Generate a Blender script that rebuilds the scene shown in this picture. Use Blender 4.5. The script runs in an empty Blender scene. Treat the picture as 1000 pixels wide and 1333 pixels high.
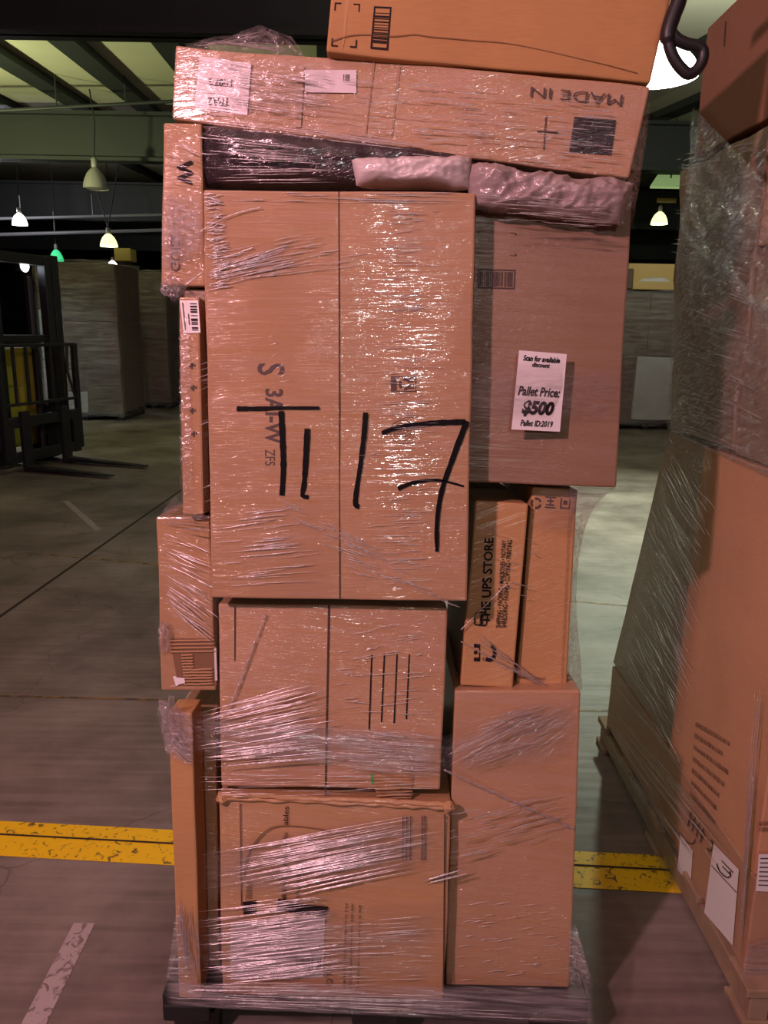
import bpy, bmesh, math, random
from mathutils import Vector, Matrix, noise

random.seed(7)
R = math.radians
SC = bpy.context.scene
COL = SC.collection

# ------------------------------------------------------------------ camera, world, lights, exposure
F_PX, W_PX, H_PX = 1000.0, 1000.0, 1333.0
PITCH, ROLL, CAM_H = 13.5, 1.0, 1.53
_fw = Vector((0, math.cos(R(PITCH)), -math.sin(R(PITCH))))
_up0 = Vector((0, math.sin(R(PITCH)), math.cos(R(PITCH))))
_rt0 = Vector((1, 0, 0))
_rt = _rt0 * math.cos(R(ROLL)) + _up0 * math.sin(R(ROLL))
_up = _up0 * math.cos(R(ROLL)) - _rt0 * math.sin(R(ROLL))
EYE = Vector((0, 0, CAM_H))
cam_d = bpy.data.cameras.new('camera')
cam_d.sensor_fit = 'VERTICAL'
cam_d.sensor_height = 32.0
cam_d.lens = 32.0 * F_PX / H_PX
cam_d.clip_start, cam_d.clip_end = 0.05, 200
cam = bpy.data.objects.new('camera', cam_d)
COL.objects.link(cam)
M = Matrix((( _rt.x, _up.x, -_fw.x, EYE.x), (_rt.y, _up.y, -_fw.y, EYE.y), (_rt.z, _up.z, -_fw.z, EYE.z), (0, 0, 0, 1)))
cam.matrix_world = M
SC.camera = cam

SC.view_settings.view_transform = 'Standard'
SC.view_settings.look = 'None'
SC.view_settings.gamma = 1.0
SC.view_settings.exposure = 0.0
SC.cycles.transparent_max_bounces = 24
SC.cycles.max_bounces = 8
SC.cycles.sample_clamp_indirect = 4.0
SC.cycles.use_denoising = True
SC.cycles.caustics_reflective = False
SC.cycles.caustics_refractive = False
SC.cycles.blur_glossy = 0.6

world = bpy.data.worlds.new('world')
SC.world = world
world.use_nodes = True
bg = world.node_tree.nodes['Background']
bg.inputs[0].default_value = (0.62, 0.68, 0.62, 1)
bg.inputs[1].default_value = 0.010
world.cycles.sampling_method = 'NONE'

def light(name, kind, loc, power, color, size=0.1, target=None, spot=None, blend=0.5):
    d = bpy.data.lights.new(name, kind)
    d.energy = power
    d.color = color
    if kind == 'AREA':
        d.shape = 'DISK'; d.size = size
    else:
        d.shadow_soft_size = size
    if kind == 'SPOT':
        d.spot_size = R(spot or 120); d.spot_blend = blend
    o = bpy.data.objects.new(name, d)
    COL.objects.link(o)
    o.location = loc
    if target is not None:
        o.rotation_euler = (Vector(target) - Vector(loc)).to_track_quat('-Z', 'Y').to_euler()
    return o

PINK = (1.0, 0.50, 0.58)
light('pink_work_light', 'POINT', (-1.35, -0.50, 2.60), 246, PINK, 0.055)
light('white_bay_light', 'AREA', (0.10, -7.0, 3.35), 62, (1.0, 0.94, 0.93), 0.17, target=(0.1, 1.4, 1.3))
light('near_aisle_lamp_light', 'SPOT', (2.15, 6.5, 2.95), 640, (0.86, 1.0, 0.78), 0.12, target=(2.1, 5.8, 0), spot=112, blend=0.8)
light('hidden_aisle_fill_light', 'SPOT', (-0.9, 9.6, 3.9), 70, (0.90, 1.0, 0.62), 0.12, target=(-0.8, 9.6, 0), spot=140, blend=0.6)  # added fill out of sight behind the main load, no fixture
light('right_load_fill_light', 'SPOT', (-6.4, 9.2, 4.3), 340, (0.93, 1.0, 0.70), 0.15, target=(1.0, 2.1, 1.45), spot=26, blend=0.5)  # added unseen spot that brightens the right load's side face
light('far_left_lamp_light', 'POINT', (-9.6, 19.4, 4.1), 130, (0.95, 0.9, 1.0), 0.15)
light('roof_side_fill_light', 'SPOT', (-7.4, 10.4, 2.9), 760, (0.95, 1.0, 0.50), 0.15, target=(-6.4, 11.6, 5.4), spot=128, blend=0.3)  # added unseen uplight to brighten the left roof panels
light('roof_right_fill_light', 'SPOT', (3.4, 6.9, 3.7), 420, (0.95, 1.0, 0.82), 0.12, target=(3.6, 8.0, 5.0), spot=165, blend=0.6)  # added uplight without a fixture, brightens the roof at right
light('aisle_flood_light', 'SPOT', (-6.0, 9.5, 2.6), 70, (0.80, 0.88, 1.0), 0.1, target=(-5.0, 12.3, 0.4), spot=60, blend=0.8)

# ------------------------------------------------------------------ rays from picture positions to real planes
def ray(px, py):
    return _fw + _rt * ((px - 500.0) / F_PX) + _up * ((H_PX / 2 - py) / F_PX)
TILT = 5.0                                    # the load leans back a little
S_N = Vector((0, -math.cos(R(TILT)), math.sin(R(TILT))))
S_P = Vector((0, 1.365, 0.13))
def on_s(px, py, d=0.0):                      # on the leaning front of the main load, d metres behind it
    p0 = S_P - S_N * d
    r = ray(px, py)
    return EYE + r * ((p0 - EYE).dot(S_N) / r.dot(S_N))
def on_x(px, py, X):
    r = ray(px, py); return EYE + r * (X / r.x)
def on_y(px, py, Y):
    r = ray(px, py); return EYE + r * (Y / r.y)
def on_z(px, py, Z=0.0):
    r = ray(px, py); return EYE + r * ((Z - CAM_H) / r.z)
BACK = -S_N

# ------------------------------------------------------------------ materials
def _mat(name):
    m = bpy.data.materials.new(name)
    m.use_nodes = True
    nt = m.node_tree
    for n in list(nt.nodes):
        nt.nodes.remove(n)
    out = nt.nodes.new('ShaderNodeOutputMaterial')
    return m, nt, out
def N(nt, t, **k):
    n = nt.nodes.new(t)
    for a, v in k.items():
        setattr(n, a, v)
    return n
def L(nt, a, b):
    nt.links.new(a, b)

def simple(name, color, rough=0.6, metal=0.0, spec=0.5, emit=None, estr=0.0, vary=0.0, vscale=8.0):
    m, nt, out = _mat(name)
    if emit: m.cycles.emission_sampling = 'NONE'
    p = N(nt, 'ShaderNodeBsdfPrincipled')
    p.inputs['Base Color'].default_value = (*color, 1)
    p.inputs['Roughness'].default_value = rough
    p.inputs['Metallic'].default_value = metal
    p.inputs['Specular IOR Level'].default_value = spec
    if emit:
        p.inputs['Emission Color'].default_value = (*emit, 1)
        p.inputs['Emission Strength'].default_value = estr
    if vary:
        tc = N(nt, 'ShaderNodeTexCoord'); nz = N(nt, 'ShaderNodeTexNoise')
        nz.inputs['Scale'].default_value = vscale; nz.inputs['Detail'].default_value = 5
        L(nt, tc.outputs['Object'], nz.inputs['Vector'])
        mx = N(nt, 'ShaderNodeMix', data_type='RGBA')
        L(nt, nz.outputs['Fac'], mx.inputs['Factor'])
        mx.inputs['A'].default_value = tuple(c * (1 - vary) for c in color) + (1,)
        mx.inputs['B'].default_value = tuple(min(1, c * (1 + vary)) for c in color) + (1,)
        L(nt, mx.outputs['Result'], p.inputs['Base Color'])
    L(nt, p.outputs[0], out.inputs[0])
    return m

def stretched_noise(nt, src, angle, along, across, detail=2.0, rot_axis=1, seed=0.0, dist=0.0):
    mp = N(nt, 'ShaderNodeMapping')
    mp.vector_type = 'POINT'
    rot = [0, 0, 0]; rot[rot_axis] = R(angle)
    mp.inputs['Rotation'].default_value = rot
    mp.inputs['Location'].default_value = (seed, seed * .7, seed * 1.3)
    L(nt, src, mp.inputs['Vector'])
    mp2 = N(nt, 'ShaderNodeMapping')
    sc = [across, across, across]
    sc[0 if rot_axis == 1 else 1] = along
    mp2.inputs['Scale'].default_value = sc
    L(nt, mp.outputs[0], mp2.inputs['Vector'])
    nz = N(nt, 'ShaderNodeTexNoise')
    nz.inputs['Scale'].default_value = 1.0
    nz.inputs['Detail'].default_value = detail
    nz.inputs['Distortion'].default_value = dist
    L(nt, mp2.outputs[0], nz.inputs['Vector'])
    return nz.outputs['Fac']

def math_n(nt, op, a, b=None, clamp=False):
    n = N(nt, 'ShaderNodeMath', operation=op, use_clamp=clamp)
    for i, v in enumerate((a, b)):
        if v is None: continue
        if isinstance(v, (int, float)): n.inputs[i].default_value = v
        else: L(nt, v, n.inputs[i])
    return n.outputs[0]

def cardboard(name, color, coat=0.0, angle=0.0, streak=1.0, crinkle=0.5, rough=0.2, haze=0.0, axis=1, milk=(0.55, 0.42, 0.44), crumple=0.0):
    """brown board; with coat > 0 the stretch film that clings to it"""
    m, nt, out = _mat(name)
    p = N(nt, 'ShaderNodeBsdfPrincipled')
    tc = N(nt, 'ShaderNodeTexCoord')
    src = tc.outputs['Object']
    big = N(nt, 'ShaderNodeTexNoise'); big.inputs['Scale'].default_value = 5; big.inputs['Detail'].default_value = 6
    L(nt, src, big.inputs['Vector'])
    fib = stretched_noise(nt, src, 0, 30, 420, 3, axis)
    f = math_n(nt, 'ADD', math_n(nt, 'MULTIPLY', big.outputs['Fac'], 0.6), math_n(nt, 'MULTIPLY', fib, 0.4))
    mx = N(nt, 'ShaderNodeMix', data_type='RGBA')
    mx.inputs['A'].default_value = tuple(c * 0.72 for c in color) + (1,)
    mx.inputs['B'].default_value = tuple(min(1, c * 1.28) for c in color) + (1,)
    L(nt, f, mx.inputs['Factor'])
    col = mx.outputs['Result']
    if haze > 0:
        hz = stretched_noise(nt, src, angle, 4, 60, 4, axis, seed=3.1)
        hm = math_n(nt, 'MULTIPLY', math_n(nt, 'SUBTRACT', hz, 0.25, True), haze * 2)
        m2 = N(nt, 'ShaderNodeMix', data_type='RGBA')
        L(nt, hm, m2.inputs['Factor']); L(nt, col, m2.inputs['A'])
        m2.inputs['B'].default_value = (*milk, 1)
        col = m2.outputs['Result']
    L(nt, col, p.inputs['Base Color'])
    p.inputs['Roughness'].default_value = 0.8
    p.inputs['Specular IOR Level'].default_value = 0.2
    # board's own dents
    flute = stretched_noise(nt, src, 0, 6, 60, 2, axis, seed=1.7)
    bh = math_n(nt, 'ADD', math_n(nt, 'MULTIPLY', big.outputs['Fac'], 1.0), math_n(nt, 'MULTIPLY', flute, 0.10))
    bmp = N(nt, 'ShaderNodeBump'); bmp.inputs['Strength'].default_value = 0.5; bmp.inputs['Distance'].default_value = 0.006 + crumple
    L(nt, bh, bmp.inputs['Height']); L(nt, bmp.outputs[0], p.inputs['Normal'])
    if coat > 0:
        s1 = stretched_noise(nt, src, angle, 18, 250, 2, axis, seed=5.3, dist=0.0)
        s2 = stretched_noise(nt, src, angle + 9, 75, 230, 2, axis, seed=9.9, dist=0.6)
        s3 = stretched_noise(nt, src, angle, 5, 90, 3, axis, seed=1.9)
        msk = N(nt, 'ShaderNodeTexNoise'); msk.inputs['Scale'].default_value = 7; msk.inputs['Detail'].default_value = 4
        L(nt, src, msk.inputs['Vector'])
        mk = N(nt, 'ShaderNodeMapRange'); mk.inputs['From Min'].default_value = 0.40; mk.inputs['From Max'].default_value = 0.64
        mk.inputs['To Min'].default_value = 0.12
        L(nt, msk.outputs['Fac'], mk.inputs['Value'])
        r1 = math_n(nt, 'MULTIPLY', math_n(nt, 'MAXIMUM', math_n(nt, 'SUBTRACT', s1, 0.50), 0.0), streak * 1.7)
        r2 = math_n(nt, 'MULTIPLY', math_n(nt, 'MAXIMUM', math_n(nt, 'SUBTRACT', s2, 0.52), 0.0), crinkle * 2.6)
        h = math_n(nt, 'ADD', math_n(nt, 'MULTIPLY', math_n(nt, 'ADD', r1, r2), mk.outputs[0]), math_n(nt, 'MULTIPLY', s3, 0.7))
        cb = N(nt, 'ShaderNodeBump'); cb.inputs['Strength'].default_value = 1.0; cb.inputs['Distance'].default_value = 0.0034
        L(nt, h, cb.inputs['Height'])
        p.inputs['Coat Weight'].default_value = coat
        p.inputs['Coat Roughness'].default_value = rough
        p.inputs['Coat IOR'].default_value = 1.85
        L(nt, cb.outputs[0], p.inputs['Coat Normal'])
    L(nt, p.outputs[0], out.inputs[0])
    return m

def film(name, lo=0.10, hi=0.5, rough=0.16, angle=0.0, axis=1, tint=(0.9, 0.88, 0.88), along=10, across=160, bumpd=0.003, gloss=0.55):
    """clear stretch film: mostly see-through, glossy, cloudier where it is bunched"""
    m, nt, out = _mat(name)
    tc = N(nt, 'ShaderNodeTexCoord'); src = tc.outputs['Object']
    s1 = stretched_noise(nt, src, angle, along, across, 3, axis, seed=2.2, dist=0.5)
    s2 = stretched_noise(nt, src, angle + 10, 45, 120, 3, axis, seed=7.7, dist=0.8)
    h = math_n(nt, 'ADD', s1, math_n(nt, 'MULTIPLY', s2, 0.6))
    cb = N(nt, 'ShaderNodeBump'); cb.inputs['Strength'].default_value = 1.0; cb.inputs['Distance'].default_value = bumpd
    L(nt, h, cb.inputs['Height'])
    g1 = N(nt, 'ShaderNodeBsdfGlossy'); g1.inputs['Color'].default_value = (0.95, 0.95, 0.95, 1)
    g1.inputs['Roughness'].default_value = rough; L(nt, cb.outputs[0], g1.inputs['Normal'])
    g2 = N(nt, 'ShaderNodeBsdfDiffuse'); g2.inputs['Color'].default_value = (0.68, 0.62, 0.64, 1)
    L(nt, cb.outputs[0], g2.inputs['Normal'])
    g = N(nt, 'ShaderNodeMixShader'); g.inputs[0].default_value = gloss
    L(nt, g2.outputs[0], g.inputs[1]); L(nt, g1.outputs[0], g.inputs[2])
    t = N(nt, 'ShaderNodeBsdfTransparent'); t.inputs[0].default_value = (0.97, 0.96, 0.96, 1)
    mr = N(nt, 'ShaderNodeMapRange'); mr.inputs['From Min'].default_value = 0.35; mr.inputs['From Max'].default_value = 0.7
    mr.inputs['To Min'].default_value = lo; mr.inputs['To Max'].default_value = hi
    L(nt, s1, mr.inputs['Value'])
    at = N(nt, 'ShaderNodeAttribute'); at.attribute_name = 'thin'
    fac = math_n(nt, 'MULTIPLY', mr.outputs[0], math_n(nt, 'SUBTRACT', 1.0, at.outputs['Fac'], True))
    mx = N(nt, 'ShaderNodeMixShader')
    L(nt, fac, mx.inputs[0]); L(nt, t.outputs[0], mx.inputs[1]); L(nt, g.outputs[0], mx.inputs[2])
    L(nt, mx.outputs[0], out.inputs[0])
    return m

BOARD = (0.40, 0.235, 0.115)
M_TOP = cardboard('bare_board', (0.42, 0.235, 0.095), crumple=0.004)
M_CENTRE = cardboard('wrapped_board', BOARD, 1.0, 1.5, 1.35, 0.16, 0.075, 0.17)
M_RIGHT = cardboard('thinly_wrapped_board', (0.245, 0.15, 0.088), 0.5, -3, 0.55, 0.35, 0.24, 0.10)
M_LEFT = cardboard('streaky_wrapped_board', BOARD, 0.9, -12, 1.0, 0.5, 0.12, 0.10)
M_FLAT = cardboard('crinkly_wrapped_board', BOARD, 1.0, 8, 1.0, 1.5, 0.15, 0.24)
M_LOW = cardboard('tight_wrapped_board', (0.46, 0.265, 0.13), 1.0, -6, 1.25, 1.25, 0.13, 0.22)
M_UPS = cardboard('orange_board', (0.50, 0.28, 0.115), 0.35, 20, 0.6, 0.4, 0.25, 0.03)
M_FRONT = cardboard('battered_board', (0.48, 0.275, 0.115), 0.8, -8, 1.0, 0.6, 0.14, 0.17, crumple=0.006)
M_SIDE = cardboard('side_wrapped_board', (0.34, 0.22, 0.13), 1.0, 18, 1.3, 1.3, 0.13, 0.28, axis=0, milk=(0.34, 0.34, 0.28))
M_SIDE_BARE = cardboard('side_board', (0.56, 0.31, 0.165), 0.4, 18, 0.7, 0.4, 0.22, 0.06, axis=0)
M_DIM = cardboard('far_board', (0.22, 0.16, 0.11), 0.6, 0, 1.0, 0.8, 0.25, 0.2, milk=(0.3, 0.28, 0.27))
M_INK = simple('black_ink', (0.018, 0.011, 0.014), 0.6, spec=0.15)
M_INK2 = simple('faded_ink', (0.075, 0.045, 0.04), 0.6)
M_MARKER = simple('marker_ink', (0.004, 0.003, 0.004), 0.5, spec=0.12)
M_SEAM = simple('seam_shadow_gap', (0.07, 0.04, 0.03), 0.9)
M_TAPE = simple('packing_tape', (0.46, 0.29, 0.17), 0.28, spec=0.6)
M_PAPER = simple('label_paper', (0.82, 0.80, 0.80), 0.55)
M_LABELGLOSS = simple('label_under_film', (0.66, 0.60, 0.62), 0.3, spec=0.7)
M_BLACKFILM = cardboard('black_film', (0.020, 0.012, 0.017), 1.0, 12, 1.6, 0.9, 0.17, 0.0)
M_BLACKPANEL = cardboard('black_print_panel', (0.018, 0.014, 0.02), 1.0, 5, 1.3, 1.0, 0.2, 0.0)
M_POLY = cardboard('white_poly', (0.62, 0.55, 0.54), 0.8, 6, 1.2, 0.8, 0.22, 0.1)
M_POLY2 = cardboard('clear_poly', (0.31, 0.245, 0.235), 1.0, 14, 1.3, 1.0, 0.2, 0.2)
M_FILM = film('stretch_film', 0.07, 0.30)
M_FILM_MILK = film('bunched_film', 0.16, 0.66, 0.22, -4, along=8, across=140, gloss=0.5)
M_FILM_DIAG = film('diagonal_film', 0.06, 0.42, 0.18, 35)
M_FILM_SIDE = film('side_film', 0.06, 0.42, 0.12, -32, axis=0, gloss=0.7)
M_FILM_CRUMPLE = film('crumpled_film', 0.05, 0.30, 0.12, 30, along=50, across=90, bumpd=0.006)
M_STRAND = film('film_ridge', 0.25, 0.78, 0.26, 0, along=60, across=60, bumpd=0.0012, gloss=0.55)
M_BLACK = simple('black_plastic', (0.012, 0.012, 0.013), 0.45)
M_WOOD = simple('pallet_wood', (0.33, 0.23, 0.15), 0.8, vary=0.3, vscale=20)
M_STEEL = simple('black_steel', (0.014, 0.015, 0.018), 0.5, vary=0.3)
M_CHROME = simple('chrome', (0.55, 0.57, 0.6), 0.2, metal=1)
M_YELLOW = simple('yellow_paint', (0.50, 0.44, 0.06), 0.45)
M_RUBBER = simple('tyre_rubber', (0.012, 0.012, 0.012), 0.85)
M_GREEN = simple('green', (0.05, 0.4, 0.1), 0.6)

# ------------------------------------------------------------------ objects
def link(name, verts, faces, mat, parent=None, label=None, base=None, smooth=False, mats=None, fmat=None):
    if parent is not None:
        org = parent.matrix_world_cache
    else:
        org = Vector(base) if base is not None else Vector((0, 0, 0))
    me = bpy.data.meshes.new(name)
    me.from_pydata([tuple(Vector(v) - org) for v in verts], [], faces)
    for mm in (mats or [mat]):
        me.materials.append(mm)
    if fmat:
        me.polygons.foreach_set('material_index', fmat)
    if smooth:
        me.polygons.foreach_set('use_smooth', [True] * len(me.polygons))
    me.update()
    o = bpy.data.objects.new(name, me)
    COL.objects.link(o)
    WC[o] = org
    if parent is not None:
        o.parent = parent.o
        if label: o['label'] = label
    else:
        o.location = org
    return T(o, org)
WC = {}
class T:
    def __init__(self, o, org):
        self.o = o; self.matrix_world_cache = org
def empty(name, loc):
    o = bpy.data.objects.new(name, None)
    COL.objects.link(o); o.location = loc; o.empty_display_size = 0.1
    return T(o, Vector(loc))
def tag(t, label=None, cat=None, group=None, kind=None):
    o = t.o
    if label: o['label'] = label
    if cat: o['category'] = cat
    if group: o['group'] = group
    if kind: o['kind'] = kind
    return t
def bevel(t, w=0.004, seg=2):
    md = t.o.modifiers.new('bevel', 'BEVEL'); md.width = w; md.segments = seg
    md.limit_method = 'ANGLE'; md.angle_limit = R(40)
    return t

def hexa(c, n=8, amp=0.002, freq=6.0, seed=0.0):
    """box from 8 corners (front tl,tr,br,bl then back tl,tr,br,bl) as a gently dented grid"""
    vd = {}; verts = []; faces = []
    def vid(p):
        k = (round(p.x, 5), round(p.y, 5), round(p.z, 5))
        if k not in vd:
            q = Vector(p)
            if amp:
                s = Vector((seed, seed * 2, seed * 3))
                q = q + noise.noise_vector(p * freq + s) * amp
            vd[k] = len(verts); verts.append(q)
        return vd[k]
    def grid(a, b, cc, d):
        for i in range(n):
            for j in range(n):
                def P(u, v):
                    return (a * (1 - u) + b * u) * (1 - v) + (d * (1 - u) + cc * u) * v
                u0, u1, v0, v1 = i / n, (i + 1) / n, j / n, (j + 1) / n
                faces.append([vid(P(u0, v1)), vid(P(u1, v1)), vid(P(u1, v0)), vid(P(u0, v0))])
    c = [Vector(x) for x in c]
    grid(c[0], c[1], c[2], c[3]); grid(c[5], c[4], c[7], c[6])
    grid(c[4], c[0], c[3], c[7]); grid(c[1], c[5], c[6], c[2])
    grid(c[4], c[5], c[1], c[0]); grid(c[3], c[2], c[6], c[7])
    return verts, faces

DECK = 0.145
def carton(name, label, quad, d, depth, mat, amp=0.0025, n=8, floor_z=None, cat='cardboard box', group=None, seed=0.0, freq=6.0):
    ds = d if isinstance(d, (list, tuple)) else [d] * 4
    fr = [on_s(*p, dd) for p, dd in zip(quad, ds)]
    if floor_z is not None:                       # stands on the pallet deck: run the front edges down to it
        for a, b in ((0, 3), (1, 2)):
            v = fr[b] - fr[a]
            fr[b] = fr[a] + v * ((floor_z - fr[a].z) / v.z)
    bk = [p + BACK * depth for p in fr]
    if floor_z is not None:
        for k in (2, 3): bk[k].z = floor_z
    vs, fs = hexa(fr + bk, n, amp, freq, seed + len(name) + quad[0][0] * 0.01)
    base = (fr[2] + fr[3] + bk[2] + bk[3]) / 4
    t = link(name, vs, fs, mat, base=base)
    bevel(t)
    tag(t, label, cat, group)
    t.d = ds
    return t

def quad_uv(q, u, v):
    """u right, v down inside the picture quad tl,tr,br,bl"""
    x = (q[0][0] * (1 - u) + q[1][0] * u) * (1 - v) + (q[3][0] * (1 - u) + q[2][0] * u) * v
    y = (q[0][1] * (1 - u) + q[1][1] * u) * (1 - v) + (q[3][1] * (1 - u) + q[2][1] * u) * v
    return x, y

def panel(name, quad, pl, mat, parent, label=None, th=0.0006, n=6):
    """thin sheet on a plane; pl maps a picture point to the plane"""
    vs, fs = [], []
    for j in range(n + 1):
        for i in range(n + 1):
            vs.append(pl(*quad_uv(quad, i / n, j / n)))
    for j in range(n):
        for i in range(n):
            a = j * (n + 1) + i
            fs.append([a, a + n + 1, a + n + 2, a + 1])
    return link(name, vs, fs, mat, parent, label)

def rects(name, quad, rs, pl, mat, parent, label=None):
    vs, fs = [], []
    for (u0, v0, u1, v1) in rs:
        k = len(vs)
        for (u, v) in ((u0, v0), (u0, v1), (u1, v1), (u1, v0)):
            vs.append(pl(*quad_uv(quad, u, v)))
        fs.append([k, k + 1, k + 2, k + 3])
    return link(name, vs, fs, mat, parent, label)

def frame_rects(w=0.06, h=0.06):
    return [(0, 0, 1, h), (0, 1 - h, 1, 1), (0, h, w, 1 - h), (1 - w, h, 1, 1 - h)]
def bars(seed, n=22, v0=0.08, v1=0.92, u0=0.1, u1=0.9, horiz=False):
    rnd = random.Random(seed); out = []; x = u0
    ws = [rnd.choice((1, 1, 1.5, 2, 3)) for _ in range(n * 2)]
    tot = sum(ws); sc = (u1 - u0) / tot
    for i, w in enumerate(ws):
        if i % 2 == 0:
            out.append((v0, x, v1, x + w * sc) if horiz else (x, v0, x + w * sc, v1))
        x += w * sc
    return out

def text_mesh(body, bold=0.0, shear=0.0, align='CENTER', spacing=1.0):
    cu = bpy.data.curves.new('lettering', 'FONT')
    cu.body = body; cu.align_x = align; cu.offset = bold; cu.shear = shear; cu.space_character = spacing
    cu.resolution_u = 3
    ob = bpy.data.objects.new('lettering', cu)
    COL.objects.link(ob)
    dg = bpy.context.evaluated_depsgraph_get()
    dg.update()
    me = ob.evaluated_get(dg).to_mesh()
    vs = [v.co.copy() for v in me.vertices]
    fs = [list(p.vertices) for p in me.polygons]
    ob.evaluated_get(dg).to_mesh_clear()
    bpy.data.objects.remove(ob); bpy.data.curves.remove(cu)
    return vs, fs
def text(body, quad, pl, mat, parent, name='lettering', bold=0.0, shear=0.0, align='CENTER', label=None, spacing=1.0):
    """lettering fitted into a picture quad given as its own tl,tr,br,bl (so a turned quad turns the words)"""
    vs, fs = text_mesh(body, bold, shear, align, spacing)
    x0 = min(v.x for v in vs); x1 = max(v.x for v in vs); y0 = min(v.y for v in vs); y1 = max(v.y for v in vs)
    out = [pl(*quad_uv(quad, (v.x - x0) / (x1 - x0), (y1 - v.y) / (y1 - y0))) for v in vs]
    return link(name, out, fs, mat, parent, label)

def greek(quad, pl, mat, parent, lines=1, seed=1, name='small_print'):
    """lines of print too small to read: rows of broken strokes"""
    rnd = random.Random(seed); rs = []
    for k in range(lines):
        v0 = (k + .12) / lines; v1 = (k + .82) / lines; u = 0.0; end = rnd.uniform(.8, 1)
        while u < end:
            for _ in range(rnd.randint(2, 8)):
                w = rnd.uniform(.006, .014)
                a = rnd.choice((0, 0, .25)) ; rs.append((u, v0 + (v1 - v0) * a, u + w * .55, v1))
                if rnd.random() < .6: m_ = rnd.choice((v0, (v0 + v1) / 2, v1 - (v1 - v0) * .2)); rs.append((u, m_, u + w, m_ + (v1 - v0) * .2))
                u += w * 1.25
            u += .02
    return rects(name, quad, rs, pl, mat, parent)
def ribbon(pts, ws, pl):
    """marker stroke along picture points"""
    vs, fs = [], []
    n = len(pts)
    for i, (x, y) in enumerate(pts):
        a = pts[max(0, i - 1)]; b = pts[min(n - 1, i + 1)]
        dx, dy = b[0] - a[0], b[1] - a[1]; l = math.hypot(dx, dy) or 1
        w = ws[i] / 2
        vs.append(pl(x - dy / l * w, y + dx / l * w)); vs.append(pl(x + dy / l * w, y - dx / l * w))
    for i in range(n - 1):
        fs.append([2 * i, 2 * i + 1, 2 * i + 3, 2 * i + 2])
    return vs, fs
def stroke(pts, w, pl, mat, parent, name='marker_stroke', w1=None):
    P = []
    for i in range(len(pts) - 1):                 # Catmull-Rom
        p0 = pts[max(0, i - 1)]; p1 = pts[i]; p2 = pts[i + 1]; p3 = pts[min(len(pts) - 1, i + 2)]
        for k in range(6):
            t = k / 6
            P.append(tuple(0.5 * ((2 * p1[c]) + (-p0[c] + p2[c]) * t + (2 * p0[c] - 5 * p1[c] + 4 * p2[c] - p3[c]) * t * t + (-p0[c] + 3 * p1[c] - 3 * p2[c] + p3[c]) * t ** 3) for c in (0, 1)))
    P.append(pts[-1])
    rnd = random.Random(int(pts[0][0]))
    ws = [(1.3 if mat is M_MARKER else 1.0) * (w + ((w1 if w1 is not None else w) - w) * i / (len(P) - 1)) * rnd.uniform(0.85, 1.12) for i in range(len(P))]
    vs, fs = ribbon(P, ws, pl)
    return link(name, vs, fs, mat, parent)

def tube(pts, r, sides=8, close=False):
    vs, fs = [], []
    n = len(pts); pts = [Vector(p) for p in pts]
    rr = r if isinstance(r, (list, tuple)) else [r] * n
    ref = None
    for i in range(n):
        a = pts[(i - 1) % n if close else max(0, i - 1)]; b = pts[(i + 1) % n if close else min(n - 1, i + 1)]
        t = (b - a).normalized()
        if ref is None:
            ref = t.orthogonal().normalized()
        ref = (ref - t * ref.dot(t)).normalized()
        bi = t.cross(ref)
        for k in range(sides):
            an = 2 * math.pi * k / sides
            vs.append(pts[i] + (ref * math.cos(an) + bi * math.sin(an)) * rr[i])
    m = n if close else n - 1
    for i in range(m):
        j = (i + 1) % n
        for k in range(sides):
            k2 = (k + 1) % sides
            fs.append([i * sides + k, i * sides + k2, j * sides + k2, j * sides + k])
    if not close:
        fs.append(list(range(sides))[::-1]); fs.append([(n - 1) * sides + k for k in range(sides)])
    return vs, fs

def box_v(cx, cy, cz, sx, sy, sz, rot=None, org=None):
    vs = []
    for (a, b, c) in ((-1, -1, -1), (1, -1, -1), (1, 1, -1), (-1, 1, -1), (-1, -1, 1), (1, -1, 1), (1, 1, 1), (-1, 1, 1)):
        vs.append(Vector((cx + a * sx / 2, cy + b * sy / 2, cz + c * sz / 2)))
    fs = [[0, 3, 2, 1], [4, 5, 6, 7], [0, 1, 5, 4], [1, 2, 6, 5], [2, 3, 7, 6], [3, 0, 4, 7]]
    return vs, fs
class MB:
    def __init__(self): self.v = []; self.f = []
    def add(self, vf):
        k = len(self.v); self.v += [Vector(x) for x in vf[0]]; self.f += [[i + k for i in f] for f in vf[1]]
        return self
    def box(self, *a): return self.add(box_v(*a))
    def xf(self, fn): self.v = [fn(p) for p in self.v]; return self
    def build(self, name, mat, parent=None, label=None, base=None, smooth=False):
        return link(name, self.v, self.f, mat, parent, label, base, smooth)
def lathe(prof, segs=32, cx=0, cy=0):
    vs, fs = [], []
    for (r, z) in prof:
        for k in range(segs):
            a = 2 * math.pi * k / segs
            vs.append(Vector((cx + r * math.cos(a), cy + r * math.sin(a), z)))
    for i in range(len(prof) - 1):
        for k in range(segs):
            k2 = (k + 1) % segs
            fs.append([i * segs + k, i * segs + k2, (i + 1) * segs + k2, (i + 1) * segs + k])
    return vs, fs

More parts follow.
